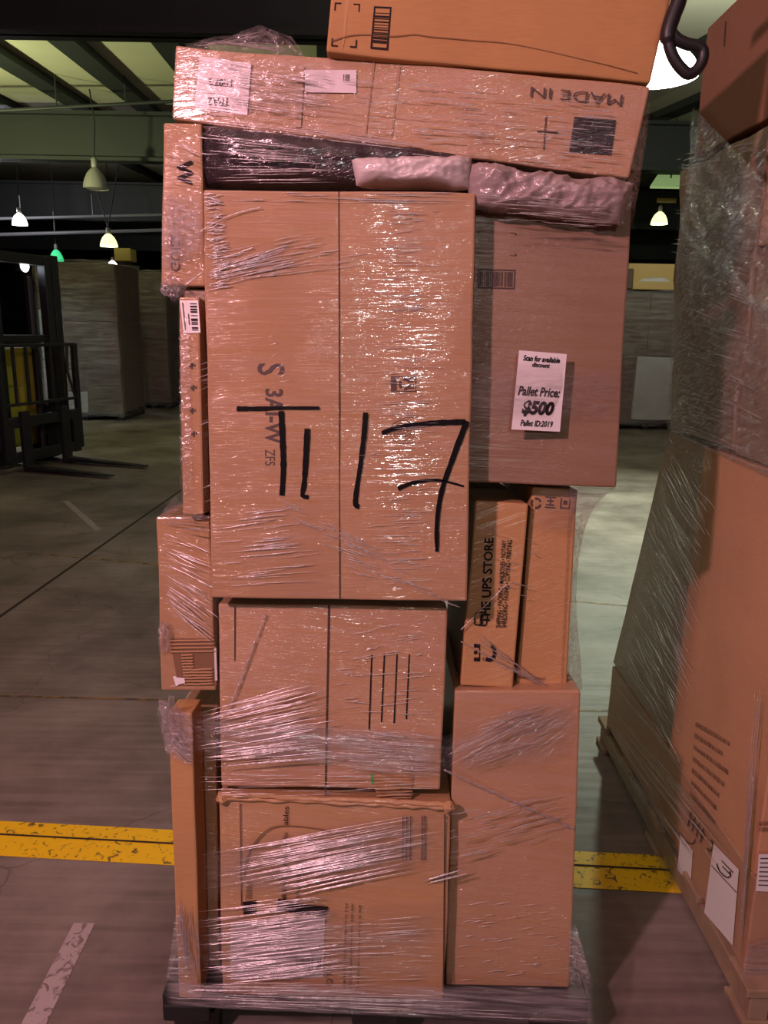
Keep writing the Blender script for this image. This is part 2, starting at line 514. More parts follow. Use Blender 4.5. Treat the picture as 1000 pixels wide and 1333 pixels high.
# ================================================================== THE HALL
def structure(t):
    t.o['kind'] = 'structure'; return t
def floor_mat():
    m, nt, out = _mat('concrete_floor')
    p = N(nt, 'ShaderNodeBsdfPrincipled'); tc = N(nt, 'ShaderNodeTexCoord'); src = tc.outputs['Object']
    a = N(nt, 'ShaderNodeTexNoise'); a.inputs['Scale'].default_value = 1.3; a.inputs['Detail'].default_value = 8; a.inputs['Roughness'].default_value = 0.62
    L(nt, src, a.inputs['Vector'])
    b = stretched_noise(nt, src, 4, 3, 38, 4, 2)
    mpb = N(nt, 'ShaderNodeMapping'); mpb.inputs['Scale'].default_value = (2.2, 34, 1); mpb.inputs['Rotation'].default_value = (0, 0, R(-3))
    L(nt, src, mpb.inputs['Vector'])
    c = N(nt, 'ShaderNodeTexNoise'); c.inputs['Scale'].default_value = 1; c.inputs['Detail'].default_value = 5
    L(nt, mpb.outputs[0], c.inputs['Vector'])
    f = math_n(nt, 'ADD', math_n(nt, 'MULTIPLY', a.outputs['Fac'], 0.76), math_n(nt, 'MULTIPLY', c.outputs['Fac'], 0.24))
    cr = N(nt, 'ShaderNodeValToRGB')
    cr.color_ramp.elements[0].position = 0.34; cr.color_ramp.elements[0].color = (0.07, 0.055, 0.05, 1)
    cr.color_ramp.elements[1].position = 0.66; cr.color_ramp.elements[1].color = (0.33, 0.28, 0.25, 1)
    e = cr.color_ramp.elements.new(0.5); e.color = (0.195, 0.16, 0.14, 1)
    L(nt, f, cr.inputs[0])
    # hair cracks and drag marks
    v = N(nt, 'ShaderNodeTexVoronoi', feature='DISTANCE_TO_EDGE'); v.inputs['Scale'].default_value = 1.1
    w = N(nt, 'ShaderNodeTexNoise'); w.inputs['Scale'].default_value = 2.0; w.inputs['Detail'].default_value = 4
    L(nt, src, w.inputs['Vector'])
    ad = N(nt, 'ShaderNodeMixRGB'); ad.blend_type = 'ADD'; ad.inputs[0].default_value = 0.5
    L(nt, src, ad.inputs[1]); L(nt, w.outputs['Color'], ad.inputs[2])
    L(nt, ad.outputs[0], v.inputs['Vector'])
    ck = N(nt, 'ShaderNodeMapRange'); ck.inputs['From Min'].default_value = 0.0; ck.inputs['From Max'].default_value = 0.006
    ck.inputs['To Min'].default_value = 0.62; ck.inputs['To Max'].default_value = 1.0
    L(nt, v.outputs['Distance'], ck.inputs['Value'])
    mu = N(nt, 'ShaderNodeMix', data_type='RGBA', blend_type='MULTIPLY'); mu.inputs['Factor'].default_value = 1
    L(nt, cr.outputs[0], mu.inputs['A']); L(nt, ck.outputs[0], mu.inputs['B'])
    L(nt, mu.outputs['Result'], p.inputs['Base Color'])
    rr = N(nt, 'ShaderNodeMapRange'); rr.inputs['To Min'].default_value = 0.42; rr.inputs['To Max'].default_value = 0.75
    L(nt, c.outputs['Fac'], rr.inputs['Value']); L(nt, rr.outputs[0], p.inputs['Roughness'])
    bp = N(nt, 'ShaderNodeBump'); bp.inputs['Strength'].default_value = 0.35; bp.inputs['Distance'].default_value = 0.004
    L(nt, f, bp.inputs['Height']); L(nt, bp.outputs[0], p.inputs['Normal'])
    L(nt, p.outputs[0], out.inputs[0])
    return m
M_FLOOR = floor_mat()
fl = structure(link('floor', [(-26, -9, 0), (26, -9, 0), (26, 46, 0), (-26, 46, 0)], [[0, 1, 2, 3]], M_FLOOR))

def worn(name, col, amount, under=(0.09, 0.07, 0.05), scale=26):
    m, nt, out = _mat(name)
    p = N(nt, 'ShaderNodeBsdfPrincipled'); tc = N(nt, 'ShaderNodeTexCoord')
    a = N(nt, 'ShaderNodeTexNoise'); a.inputs['Scale'].default_value = scale; a.inputs['Detail'].default_value = 6; a.inputs['Distortion'].default_value = 1.2
    L(nt, tc.outputs['Object'], a.inputs['Vector'])
    r = N(nt, 'ShaderNodeMapRange'); r.inputs['From Min'].default_value = amount - 0.05; r.inputs['From Max'].default_value = amount + 0.05
    L(nt, a.outputs['Fac'], r.inputs['Value'])
    x = N(nt, 'ShaderNodeMix', data_type='RGBA'); L(nt, r.outputs[0], x.inputs['Factor'])
    x.inputs['A'].default_value = (*under, 1); x.inputs['B'].default_value = (*col, 1)
    L(nt, x.outputs['Result'], p.inputs['Base Color']); p.inputs['Roughness'].default_value = 0.6
    L(nt, p.outputs[0], out.inputs[0])
    return m
M_LINE = worn('worn_yellow_paint', (0.98, 0.66, 0.010), 0.38, (0.16, 0.10, 0.03), 44)
M_LINE_FAINT = worn('faded_orange_paint', (0.34, 0.20, 0.05), 0.5, scale=12)
M_LINE_WHITE = worn('faded_white_paint', (0.44, 0.38, 0.38), 0.42, (0.2, 0.16, 0.15), 40)
M_CRACK = simple('floor_joint_dirt', (0.03, 0.022, 0.018), 0.9)
def strip(name, a, b, w, mat, z=0.0015, label=None):
    a = Vector(a); b = Vector(b); a.z = b.z = 0
    dv = (b - a).normalized(); s = Vector((-dv.y, dv.x, 0)) * w / 2; up = Vector((0, 0, z))
    n = 12
    vs = []; fs = []
    for i in range(n + 1):
        p = a.lerp(b, i / n); vs += [p - s + up, p + s + up]
    for i in range(n):
        fs.append([2 * i, 2 * i + 2, 2 * i + 3, 2 * i + 1])
    return link(name, vs, fs, mat, fl, label)
ya, yb = on_z(0, 1091), on_z(800, 1134)
dY = (yb - ya)
strip('painted_line', ya - dY * 3, yb + dY * 3, 0.158, M_LINE, 0.0015, 'worn yellow painted safety line')
strip('floor_joint', ya - dY * 3 + Vector((0, 0.015, 0)), yb + dY * 3 + Vector((0, .015, 0)), 0.008, M_CRACK, 0.0026, 'dark joint along the yellow line')
o1, o2 = on_z(0, 906), on_z(205, 911); dO = o2 - o1
strip('painted_line', o1 - dO * 4, o2 + dO * 8, 0.013, M_LINE_FAINT, 0.0015, 'thin faded orange line')
o1, o2 = on_z(80, 724), on_z(205, 735); dO = o2 - o1
strip('painted_line', o1 - dO * 0.4, o2 + dO * 8, 0.02, M_LINE_FAINT, 0.0015, 'thin faded orange line further off')
strip('painted_line', on_z(110, 1202), on_z(38, 1345), 0.055, M_LINE_WHITE, 0.0015, 'faded white stripe')
j1, j2 = on_z(0, 803), on_z(232, 641); dj = j2 - j1
strip('floor_joint', j1 - dj * 1.0, j2 + dj * 1.5, 0.022, M_CRACK, 0.002, 'dark saw-cut joint')
strip('painted_line', on_z(85, 652), on_z(128, 690), 0.05, M_LINE_WHITE, 0.0015, 'short pale scuff stripe')

M_CEIL = simple('pale_roof_lining', (0.56, 0.55, 0.42), 0.9, vary=0.15, vscale=0.8)
M_BEAM = simple('dark_painted_steel', (0.022, 0.026, 0.028), 0.6, vary=0.3, vscale=2)
M_BEAM_GREEN = simple('green_grey_steel', (0.030, 0.036, 0.034), 0.6, vary=0.2, vscale=2)
M_WALL = simple('dark_wall_sheet', (0.03, 0.032, 0.034), 0.8, vary=0.2, vscale=1)
M_BAND = simple('pale_wall_sheet', (0.16, 0.14, 0.17), 0.8, vary=0.15, vscale=1)
SL = 0.085
def roof_z(y): return 5.05 + SL * (y - 10.5)
ce = structure(link('ceiling', [(-26, -9, roof_z(-9)), (-26, 46, roof_z(46)), (26, 46, roof_z(46)), (26, -9, roof_z(-9)),
                    (-26, -9, roof_z(-9) + .1), (-26, 46, roof_z(46) + .1), (26, 46, roof_z(46) + .1), (26, -9, roof_z(-9) + .1)],
                    [[0, 1, 2, 3], [4, 7, 6, 5]], M_CEIL))
structure(link('wall_back', [(-26, 45.9, 0), (26, 45.9, 0), (26, 45.9, 8.2), (-26, 45.9, 8.2), (-26, 46, 0), (26, 46, 0), (26, 46, 8.2), (-26, 46, 8.2)], [[0, 1, 2, 3], [7, 6, 5, 4]], M_WALL))
structure(link('wall_left', [(-26, -9, 0), (-26, 46, 0), (-26, 46, 8.2), (-26, -9, 8.2)], [[0, 1, 2, 3]], M_WALL))
structure(link('wall_right', [(26, -9, 0), (26, 46, 0), (26, 46, 8.2), (26, -9, 8.2)], [[3, 2, 1, 0]], M_WALL))
structure(link('wall_front', [(-26, -9, 0), (26, -9, 0), (26, -9, 8.2), (-26, -9, 8.2)], [[3, 2, 1, 0]], M_WALL))

# girders across the hall
def girder(y, z0, z1, w, mat, x0=-25, x1=25):
    m = MB()
    xm, wd = (x0 + x1) / 2, x1 - x0
    m.box(xm, y, (z0 + z1) / 2, wd, 0.05, z1 - z0)
    m.box(xm, y, z0 + 0.03, wd, w, 0.06).box(xm, y, z1 - 0.03, wd, w, 0.06)
    return structure(m.build('ceiling_girder', mat, label=None))
girder(8.9, 4.42, 5.5, 0.3, M_BEAM, -25, 2.2)
girder(15.3, 4.42, 5.25, 0.3, M_BEAM_GREEN)
girder(23.7, 4.42, 5.45, 0.3, M_BEAM)
girder(32.0, 4.6, 5.6, 0.3, M_BEAM)
# roof purlins running away from us, one object each
dirp = ray(420, 300); kx = dirp.x / dirp.y
for i, (px, py, w) in enumerate(((75, 45, .5), (-48, 70, .5), (212, 58, .5), (-190, 120, .5), (430, 55, .5), (600, 60, .5), (760, 60, .5), (925, 60, .45), (1080, 60, .5))):
    r = ray(px, py); k = 10.6 / r.y; x = (r * k).x
    m = MB()
    y0, y1 = 9.2, 44
    sec = []
    for y in (y0, y1):
        w = 0.34
        for (dx, dz) in ((-w / 2, 0.0), (w / 2, 0.0), (w / 2, -0.12), (-w / 2, -0.12)):
            sec.append(Vector((x + kx * (y - 10.6) + dx, y, roof_z(y) + dz - 0.002)))
    m.add((sec, [[0, 1, 2, 3], [7, 6, 5, 4], [0, 4, 5, 1], [1, 5, 6, 2], [2, 6, 7, 3], [3, 7, 4, 0]]))
    structure(m.build('ceiling_purlin', M_BEAM))
# far pale band of wall under the roof, and dark band below
structure(MB().box(-12, 34, 5.15, 34, 0.1, 0.95).build('wall_panel', M_BAND))
structure(MB().box(0, 30.3, 4.45, 50, 0.12, 0.55).build('ceiling_beam', M_BEAM_GREEN))
# pipes along the girders
M_PIPE = simple('grey_pipe', (0.2, 0.2, 0.21), 0.4)
def pipe(p1, p2, r, label, mat=M_PIPE, hang=()):
    t = link('pipe', *tube([p1, p2], r, 10), mat, base=(Vector(p1) + Vector(p2)) / 2, smooth=False)
    tag(t, label, 'pipe')
    for x in hang:
        a = Vector(p1).lerp(Vector(p2), x)
        link('pipe_hanger', *tube([a, a + Vector((0, 0, 0.55))], 0.012, 6), mat, t)
    return t
pipe(on_y(-60, 286, 21), on_y(232, 279, 21), 0.035, 'upper grey sprinkler pipe high across the hall on the left', hang=(0.3, 0.62))
pipe(on_y(-60, 307, 21.6), on_y(232, 299, 21.6), 0.045, 'thicker lower grey pipe high across the hall on the left', hang=(0.45,))
pipe(on_y(-60, 147, 13.2), on_y(260, 130, 13.2), 0.026, 'thin conduit crossing under the pale roof panels', M_BEAM, hang=(0.42, 0.7))

# ================================================================== LAMPS
def shade_mat(name, col, e, s):
    return simple(name, col, 0.4, emit=e, estr=s)
M_LAMP_W = shade_mat('lamp_glow_white', (0.9, 0.9, 0.85), (1.0, 1.0, 0.93), 9)
M_LAMP_BIG = shade_mat('near_lamp_glow', (0.9, 0.9, 0.85), (1.0, 1.0, 0.9), 7)
M_LAMP_Y = shade_mat('lamp_glow_yellow', (0.8, 0.8, 0.3), (0.98, 1.0, 0.42), 1.6)
M_LAMP_G = shade_mat('lamp_glow_green', (0.1, 0.7, 0.3), (0.05, 0.85, 0.32), 0.7)
M_SHADE_OFF = simple('grey_lamp_shade', (0.30, 0.29, 0.27), 0.35)
def bay_lamp(px, py, Y, d, h, label, shade, glow, ceiling=True, group=None, two_arm=False, z_top=None):
    c = on_y(px, py, Y)                            # middle of the open rim
    t = empty('high_bay_lamp', c)
    tag(t, label, 'ceiling lamp', group)
    r = d / 2
    prof = [(r, 0), (r * 0.98, h * 0.18), (r * 0.86, h * 0.45), (r * 0.66, h * 0.72), (r * 0.36, h * 0.94), (r * 0.2, h), (0.001, h)]
    vs, fs = lathe(prof, 36, c.x, c.y); vs = [v + Vector((0, 0, c.z)) for v in vs]
    link('lamp_shade', vs, fs, shade, t, smooth=True)
    vs, fs = lathe([(0.001, -h * .04), (r * 0.5, -h * .02), (r * 0.95, h * 0.03)], 36, c.x, c.y); vs = [v + Vector((0, 0, c.z)) for v in vs]
    link('diffuser', vs, fs, glow, t, smooth=True)
    vs, fs = lathe([(r * .2, h), (r * .26, h * 1.05), (r * .26, h * 1.42), (r * .1, h * 1.5), (0.001, h * 1.5)], 20, c.x, c.y); vs = [v + Vector((0, 0, c.z)) for v in vs]
    link('ballast_housing', vs, fs, M_SHADE_OFF, t, smooth=True)
    zt = z_top or (roof_z(c.y) - 0.02)
    top = c + Vector((0, 0, h * 1.48))
    if two_arm:
        for s in (-1, 1):
            link('hanger_rod', *tube([top, Vector((c.x + s * 0.5, c.y, zt))], 0.018, 6), M_STEEL, t)
    else:
        link('hanger_rod', *tube([top, Vector((c.x + 0.05, c.y, (top.z + zt) / 2)), Vector((c.x, c.y, zt))], 0.014, 6), M_STEEL, t)
    return t
bay_lamp(142, 321, 20.0, 0.42, 0.30, 'lit yellow-white lamp hanging on crossed rods left of the tall load', M_LAMP_Y, M_LAMP_W, two_arm=True)
bay_lamp(74, 340, 22.0, 0.36, 0.30, 'small green glowing dome lamp above the forklift mast', M_LAMP_G, M_LAMP_G)
bay_lamp(125, 246, 14.2, 0.42, 0.34, 'unlit grey cone lamp hanging under the green-grey girder', M_SHADE_OFF, M_SHADE_OFF)
bay_lamp(147, 350, 25.0, 0.34, 0.24, 'small white lit lamp low behind the far wrapped load', M_LAMP_W, M_LAMP_W)
bay_lamp(26, 293, 19.0, 0.34, 0.26, 'round white lit lamp beside the grey pipes at the left edge', M_LAMP_W, M_LAMP_W)
bay_lamp(858, 292, 18.0, 0.36, 0.26, 'lit lamp above the open carton in the gap between the loads', M_LAMP_Y, M_LAMP_W)
bay_lamp(854, 101, 6.5, 0.62, 0.24, 'big glaring white bay lamp behind the right end of the topmost carton', M_LAMP_BIG, M_LAMP_BIG)
# pale reflector panel with yellow tag, hanging in the gap
rp = MB()
c = on_y(868, 245, 16.0)
rp.add(([c + Vector(v) for v in ((-.42, -.3, -.02), (.5, -.3, -.02), (.5, .3, .3), (-.1, .3, .3), (-.42, -.3, -.06), (.5, -.3, -.06), (.5, .34, .26), (-.1, .34, .26))],
        [[0, 1, 2, 3], [7, 6, 5, 4], [0, 4, 5, 1], [1, 5, 6, 2], [2, 6, 7, 3], [3, 7, 4, 0]]))
rt_ = tag(rp.build('light_reflector', simple('pale_green_glow', (0.45, 0.6, 0.3), 0.5, emit=(0.6, 0.9, 0.35), estr=0.25), base=c), 'sloped pale green reflector panel hanging in the gap above the lit lamp', 'ceiling lamp')  # weak emission stands in for light the panel reflects
link('hanger_rod', *tube([c + Vector((.1, .1, .2)), Vector((c.x + .1, c.y + .1, roof_z(c.y)))], 0.014, 6), M_STEEL, rt_)
sg = on_y(868, 261, 17.9)
tag(MB().box(sg.x, sg.y, sg.z, 0.42, 0.02, 0.09).build('sign_plate', simple('dull_yellow_plate', (0.32, 0.24, 0.06), 0.6), base=sg), 'small dull yellow plate under the pale reflector panel', 'sign')

# ================================================================== MAIN PALLET AND LOAD
pal = MB()
pl_l, pl_r = -0.455, 0.455
PY0, PY1 = 1.345, 2.5
pt = empty('pallet', ((pl_l + pl_r) / 2, (PY0 + PY1) / 2, 0))
tag(pt, 'black plastic pallet wrapped in film under the price-tagged load', 'pallet')
dk = MB()
for i in range(8):
    y = PY0 + 0.055 + i * (PY1 - PY0 - 0.11) / 7
    dk.box(0, y, 0.128, pl_r - pl_l, 0.105, 0.03)
for x in (pl_l + .05, 0, pl_r - .05):
    dk.box(x, (PY0 + PY1) / 2, 0.095, 0.1, PY1 - PY0, 0.04)
bevel(dk.build('deck', M_BLACK, pt), 0.004)
for x in (pl_l + 0.06, 0.0, pl_r - 0.06):
    for y in (PY0 + 0.06, (PY0 + PY1) / 2, PY1 - 0.06):
        ft = MB(); ft.add(lathe([(0.001, 0), (0.045, 0), (0.05, 0.005), (0.058, 0.08)], 16, x, y))
        ft.build('foot', M_BLACK, pt)

# --- lower boxes standing on the pallet
D_FRONT = -0.02
front = carton('shipping_carton', 'battered brown carton at the bottom front with a white label and dark print', [(284, 1033), (588, 1046), (577, 1308), (290, 1296)], D_FRONT, 0.5, M_FRONT, 0.004, 14, DECK, freq=9)
lowr = carton('shipping_carton', 'plain brown carton at bottom right with a small boxed barcode at its foot', [(592, 899), (757, 899), (741, 1312), (580, 1306)], 0.012, 0.55, M_LOW, 0.0025, 8, DECK)
lowl = carton('shipping_carton', 'tall narrow tan carton at bottom left corner of the load', [(219, 928), (250, 928), (262, 1285), (232, 1285)], -0.03, 0.075, M_UPS, 0.002, 10, DECK)
lowl2 = carton('shipping_carton', 'shaded brown carton in the recess left of the battered front carton', [(228, 928), (279, 928), (286, 1285), (236, 1285)], 0.055, 0.5, M_LEFT, 0.002, 8, DECK)
midl = carton('shipping_carton', 'brown carton at mid left with a torn patch of corrugation', [(203, 672), (272, 672), (281, 899), (210, 899)], 0.012, 0.5, M_LEFT, 0.003, 10)
clow = carton('shipping_carton', 'brown carton with four thin black lines under the hand-marked carton', [(284, 786), (583, 791), (573, 1028), (288, 1024)], -0.012, 0.5, M_LOW, 0.003, 8)
clow2 = carton('shipping_carton', 'brown carton strip behind the battered carton top edge', [(289, 1027), (574, 1030), (570, 1250), (291, 1250)], 0.05, 0.42, M_LOW, 0.002, 4, DECK) if False else None
ups = carton('shipping_carton', 'leaning orange-brown carton printed sideways with a parcel store name', [(619, 652), (688, 656), (668, 896), (600, 893)], 0.03, 0.4, M_UPS, 0.002, 8)
icon = carton('shipping_carton', 'narrow carton with three care icons right of the store-name carton', [(693, 634), (752, 637), (738, 896), (672, 896)], 0.055, 0.4, M_UPS, 0.002, 8)
gap = carton('shipping_carton', 'dark brown carton deep in the gap beside the store-name carton', [(586, 800), (600, 800), (596, 890), (586, 890)], 0.3, 0.2, M_DIM, 0.0, 2) if False else None
# --- upper boxes
D_C = -0.06
cen = carton('shipping_carton', 'tall pink-lit brown carton marked T1 17 in thick black marker', [(264, 246), (620, 251), (608, 783), (276, 778)], D_C, 0.5, M_CENTRE, 0.0025, 10)
rta = carton('shipping_carton', 'tall plain brown carton behind the white price label', [(617, 264), (823, 264), (803, 634), (606, 628)], 0.0, 0.5, M_RIGHT, 0.0025, 10)
flatc = carton('shipping_carton', 'flat narrow carton with a white barcode label at mid left', [(233, 386), (260, 386), (266, 670), (238, 670)], -0.02, 0.05, M_LEFT, 0.002, 10)
recs = carton('shipping_carton', 'shaded carton behind the flat barcode-labelled carton', [(239, 376), (270, 376), (281, 668), (243, 668)], 0.04, 0.5, M_RIGHT, 0.002, 8)
wbox = carton('shipping_carton', 'carton at upper left printed with a sideways black letter W', [(212, 159), (262, 160), (268, 372), (209, 372)], 0.02, 0.5, M_LEFT, 0.003, 8)
flat = carton('shipping_carton', 'long flat carton with upside-down labels under the topmost carton', [(229, 58), (848, 111), (820, 232), (226, 156)], [0.05, -0.02, -0.02, 0.05], 0.6, M_FLAT, 0.004, 16, freq=7)
top = carton('shipping_carton', 'unwrapped orange-brown carton on top of the load with boxed barcode', [(441, -122), (897, -96), (847, 108), (425, 67)], 0.0, 0.45, M_TOP, 0.003, 12)

def S(d, eps=0.0016):
    return lambda x, y: on_s(x, y, d - eps)

# soft things packed in the gaps
def soft(name, label, quad, d, depth, mat, cat, amp=0.012, n=26, bulge=0.6, seed=1.0, freq=14):
    """a squashed bag: rounded front and back that meet at the rim"""
    vs, fs = [], []
    m = n // 2
    for side in (0, 1):
        for j in range(m + 1):
            for i in range(n + 1):
                u, v = i / n, j / m
                p = on_s(*quad_uv(quad, u, v), d)
                e = (max(0.0, 1 - abs(2 * u - 1) ** 5) ** 0.5) * (max(0.0, 1 - abs(2 * v - 1) ** 3) ** 0.5)
                nz = noise.noise(Vector((p.x * freq, p.z * freq * 1.8, seed))) + 0.9 * (0.35 - abs(noise.noise(Vector((p.x * freq * 1.7 + p.z * 9, p.z * freq * 3 - p.x * 12, seed + 5))))) + 0.5 * (0.3 - abs(noise.noise(Vector((p.x * freq * 4 - p.z * 30, p.z * freq * 5, seed + 9)))))
                off = depth * 0.5 * e + amp * nz * e
                p = p + (S_N * off if side == 0 else -S_N * off * 1.6) + Vector((0, 0, 1)) * nz * amp * 0.35
                vs.append(p)
    k = (n + 1) * (m + 1)
    for side in (0, 1):
        for j in range(m):
            for i in range(n):
                a = side * k + j * (n + 1) + i
                q = [a, a + n + 1, a + n + 2, a + 1]
                fs.append(q if side == 0 else q[::-1])
    t = link(name, vs, fs, mat, base=on_s(*quad_uv(quad, .5, 1), d), smooth=True)
    return tag(t, label, cat)
soft('plastic_bundle', 'black plastic-wrapped bundle between the flat carton and the marked carton', [(262, 164), (480, 196), (620, 226), (262, 244)][:0] or [(262, 163), (640, 208), (640, 250), (262, 245)], 0.05, 0.10, M_BLACKFILM, 'bundle', 0.006, 60, seed=3)
soft('poly_mailer', 'white poly mailer lying on top of the marked carton', [(458, 208), (614, 206), (612, 246), (464, 243)], -0.035, 0.07, M_POLY, 'plastic bag', 0.012, 64, seed=8, freq=18)
soft('plastic_bag', 'crumpled clear plastic bag sagging over the price-tagged carton', [(606, 214), (826, 238), (808, 292), (612, 272)], -0.035, 0.075, M_POLY2, 'plastic bag', 0.017, 84, seed=12, freq=15)

# --- prints, seams, tape, labels ---------------------------------------------------------------
# topmost carton
s = S(0.0)
q = [(487, 8), (510, 9), (505, 65), (482, 63)]
rects('barcode', q, frame_rects(0.09, 0.045) + bars(3, 12, 0.1, 0.9, 0.15, 0.87, True), s, M_INK, top)
def corner_marks(quad, pl, par, ln=0.3, w=0.07, mat=M_INK):
    for (u, du) in ((0, 1), (1, -1)):
        for (v, dv) in ((0, 1), (1, -1)):
            rs = []
            a = sorted((u, u + du * ln)); b = sorted((v, v + dv * w * .6)); rs.append((a[0], b[0], a[1], b[1]))
            a = sorted((u, u + du * w)); b = sorted((v, v + dv * ln * .7)); rs.append((a[0], b[0], a[1], b[1]))
            rects('corner_mark', quad, rs, pl, mat, par)
corner_marks([(436, 3), (469, 5), (464, 62), (431, 60)], s, top, 0.26, 0.05)
cr = []
for i, (x, y) in enumerate(((432, 54), (456, 47), (482, 45), (512, 48), (540, 45), (560, 48), (590, 51), (620, 53), (660, 57), (710, 66), (750, 76), (790, 85), (830, 95))):
    cr.append((x, y + random.uniform(-.8, .8)))
stroke(cr, 1.8, s, simple('crease', (0.20, 0.10, 0.04), 0.9), top, 'crease', 1.0)
panel('tape', [(455, -110), (466, -109), (449, 50), (446, 66)], S(0, .001), simple('kraft_tape', (0.43, 0.245, 0.105), 0.6), top)

# long flat carton
def sf(x, y):     # its front is slightly turned
    u = min(1, max(0, (x - 229) / (848 - 229)))
    return on_s(x, y, 0.05 * (1 - u) - 0.02 * u - 0.005)
panel('shipping_label', [(260, 74), (327, 83), (322, 150), (253, 139)], sf, M_LABELGLOSS, flat, 'white paper label upside down')
def sf2(x, y): return sf(x, y) + S_N * 0.0012
text('TPA2', [(299, 139), (270, 137), (271, 127), (300, 128)], sf2, M_INK, flat, bold=0.02)
text('11:07 2', [(302, 114), (271, 111), (272, 102), (303, 104)], sf2, M_INK, flat, bold=0.02)
panel('shipping_label', [(397, 91), (464, 91), (464, 121), (397, 120)], sf, M_LABELGLOSS, flat, 'small white label')
rects('barcode', [(447, 97), (456, 97), (456, 106), (447, 106)], bars(9, 5, 0, 1, 0, 1), sf2, M_INK2, flat)
panel('print_panel', [(748, 152), (802, 156), (796, 202), (741, 198)], sf, M_BLACKPANEL, flat, 'black printed square')
text('MADE IN', [(809, 138), (690, 126), (691, 113), (811, 124)], sf2, M_INK2, flat)
text('CARTON', [(735, 155), (690, 152), (690, 143), (736, 145)], sf2, M_INK2, flat) if False else None
rects('print_mark', [(700, 150), (728, 152), (724, 196), (698, 194)], [(0.0, 0.45, 1, 0.5), (0.35, 0, 0.42, 1)], sf2, M_INK2, flat)
rects('tape', [(388, 84), (396, 85), (392, 166), (384, 165)], [(0, 0, 1, 1)], sf, M_SEAM if False else simple('tape_edge', (0.33, 0.19, 0.10), 0.4), flat)
rects('tape', [(486, 80), (520, 83), (510, 178), (476, 174)], [(0, 0, .03, 1), (.97, 0, 1, 1)], sf, simple('tape_edge_line', (0.25, 0.14, 0.08), 0.5), flat)

# W carton
sw = S(0.02)
text('W', [(250, 208), (250, 241), (230, 241), (230, 208)], sw, M_INK, wbox, bold=0.03)
text('GUID', [(234, 353), (234, 308), (222, 308), (222, 353)][::1], sw, M_INK2, wbox)
# flat barcode carton at left
sl = S(-0.02)
panel('shipping_label', [(234, 391), (258, 391), (261, 433), (239, 434)], sl, M_PAPER, flatc, 'white label with a barcode')
sl2 = S(-0.02, 0.003)
rects('barcode', [(247, 394), (256, 394), (258, 431), (250, 431)], bars(21, 10, 0, 1, 0.02, 1, True), sl2, M_INK, flatc)
rects('print_line', [(236, 394), (245, 394), (248, 430), (240, 430)], [(0.1, 0, 0.25, 1), (0.8, .4, 0.95, .8)], sl2, M_INK2, flatc)
for (x, y) in ((250, 476), (252, 505), (251, 535), (253, 565)):
    rects('print_mark', [(x - 4, y - 4), (x + 4, y - 4), (x + 4, y + 4), (x - 4, y + 4)], [(0, .3, .6, .7), (.3, 0, .6, 1), (.7, .2, 1, .6)], sl, M_INK2, flatc)

# marked carton
sc_ = S(D_C); sc2 = S(D_C, 0.003)
rects('seam_shade_line', [(440.4, 249), (441.8, 249), (443.0, 780), (441.6, 780)], [(0, 0, 1, 1)], sc_, M_SEAM, cen)
text('S', [(370, 473), (370, 488), (335, 488), (335, 473)], sc_, M_INK2, cen, bold=0.01)
text('3AI-W', [(368, 506), (368, 578), (345, 578), (345, 506)], sc_, M_INK2, cen, bold=0.02)
text('ZFS', [(358, 585), (358, 606), (345, 606), (345, 585)], sc_, M_INK2, cen)
st = M_MARKER
stroke([(308, 532), (335, 532), (370, 531), (416, 531)], 5.0, sc2, st, cen, w1=3)
stroke([(366, 535), (368, 575), (369, 610), (367, 645)], 6.0, sc2, st, cen)
stroke([(400, 558), (398, 600), (396, 630), (394, 645), (402, 647)], 6.0, sc2, st, cen, w1=4)
stroke([(476, 537), (474, 565), (470, 600), (464, 640), (463, 657), (468, 659)], 5.0, sc2, st, cen, w1=5)
stroke([(497, 564), (520, 556), (560, 551), (606, 549)], 4.0, sc2, st, cen, w1=6)
stroke([(608, 548), (592, 590), (575, 640), (569, 680), (569, 718)], 6.0, sc2, st, cen, w1=4)
stroke([(518, 636), (540, 628), (570, 625), (604, 633)], 4.5, sc2, st, cen, w1=2)
# recycling panel and round stamp
qd = [(509, 490), (542, 490), (542, 510), (509, 510)]
rects('print_panel', qd, [(0, 0, 1, .06), (0, .94, 1, 1), (0, 0, .04, 1), (.96, 0, 1, 1), (.05, .1, .22, .9), (.72, .12, .92, .2), (.72, .3, .92, .38), (.72, .5, .92, .58), (.72, .7, .92, .8)], sc_, M_INK2, cen)
def ring(cx, cy, r0, r1, pl, mat, par, name, n=28, a0=0, a1=2 * math.pi, sq=1.0):
    vs, fs = [], []
    for i in range(n + 1):
        a = a0 + (a1 - a0) * i / n
        for r in (r0, r1):
            vs.append(pl(cx + r * math.cos(a), cy + r * math.sin(a) * sq))
    for i in range(n):
        fs.append([2 * i, 2 * i + 1, 2 * i + 3, 2 * i + 2])
    return link(name, vs, fs, mat, par)
for k in range(3):
    ring(527, 500, 4.5, 8, sc_, M_INK2, cen, 'recycling_arrow', 8, k * 2.094 + .2, k * 2.094 + 1.7)
M_STAMP = simple('stamp_ink', (0.20, 0.115, 0.075), 0.7)
ring(524, 562, 15.2, 16.2, sc_, M_STAMP, cen, 'round_stamp'); ring(524, 562, 11, 11.8, sc_, M_STAMP, cen, 'round_stamp')
text('BOX MAKER', [(514, 557), (534, 557), (534, 567), (514, 567)], sc_, M_STAMP, cen) if False else rects('round_stamp', [(514, 556), (534, 556), (534, 568), (514, 568)], [(0, 0, 1, .15), (0, .3, .9, .45), (0, .6, 1, .75), (.2, .88, .8, 1)], sc_, M_STAMP, cen)

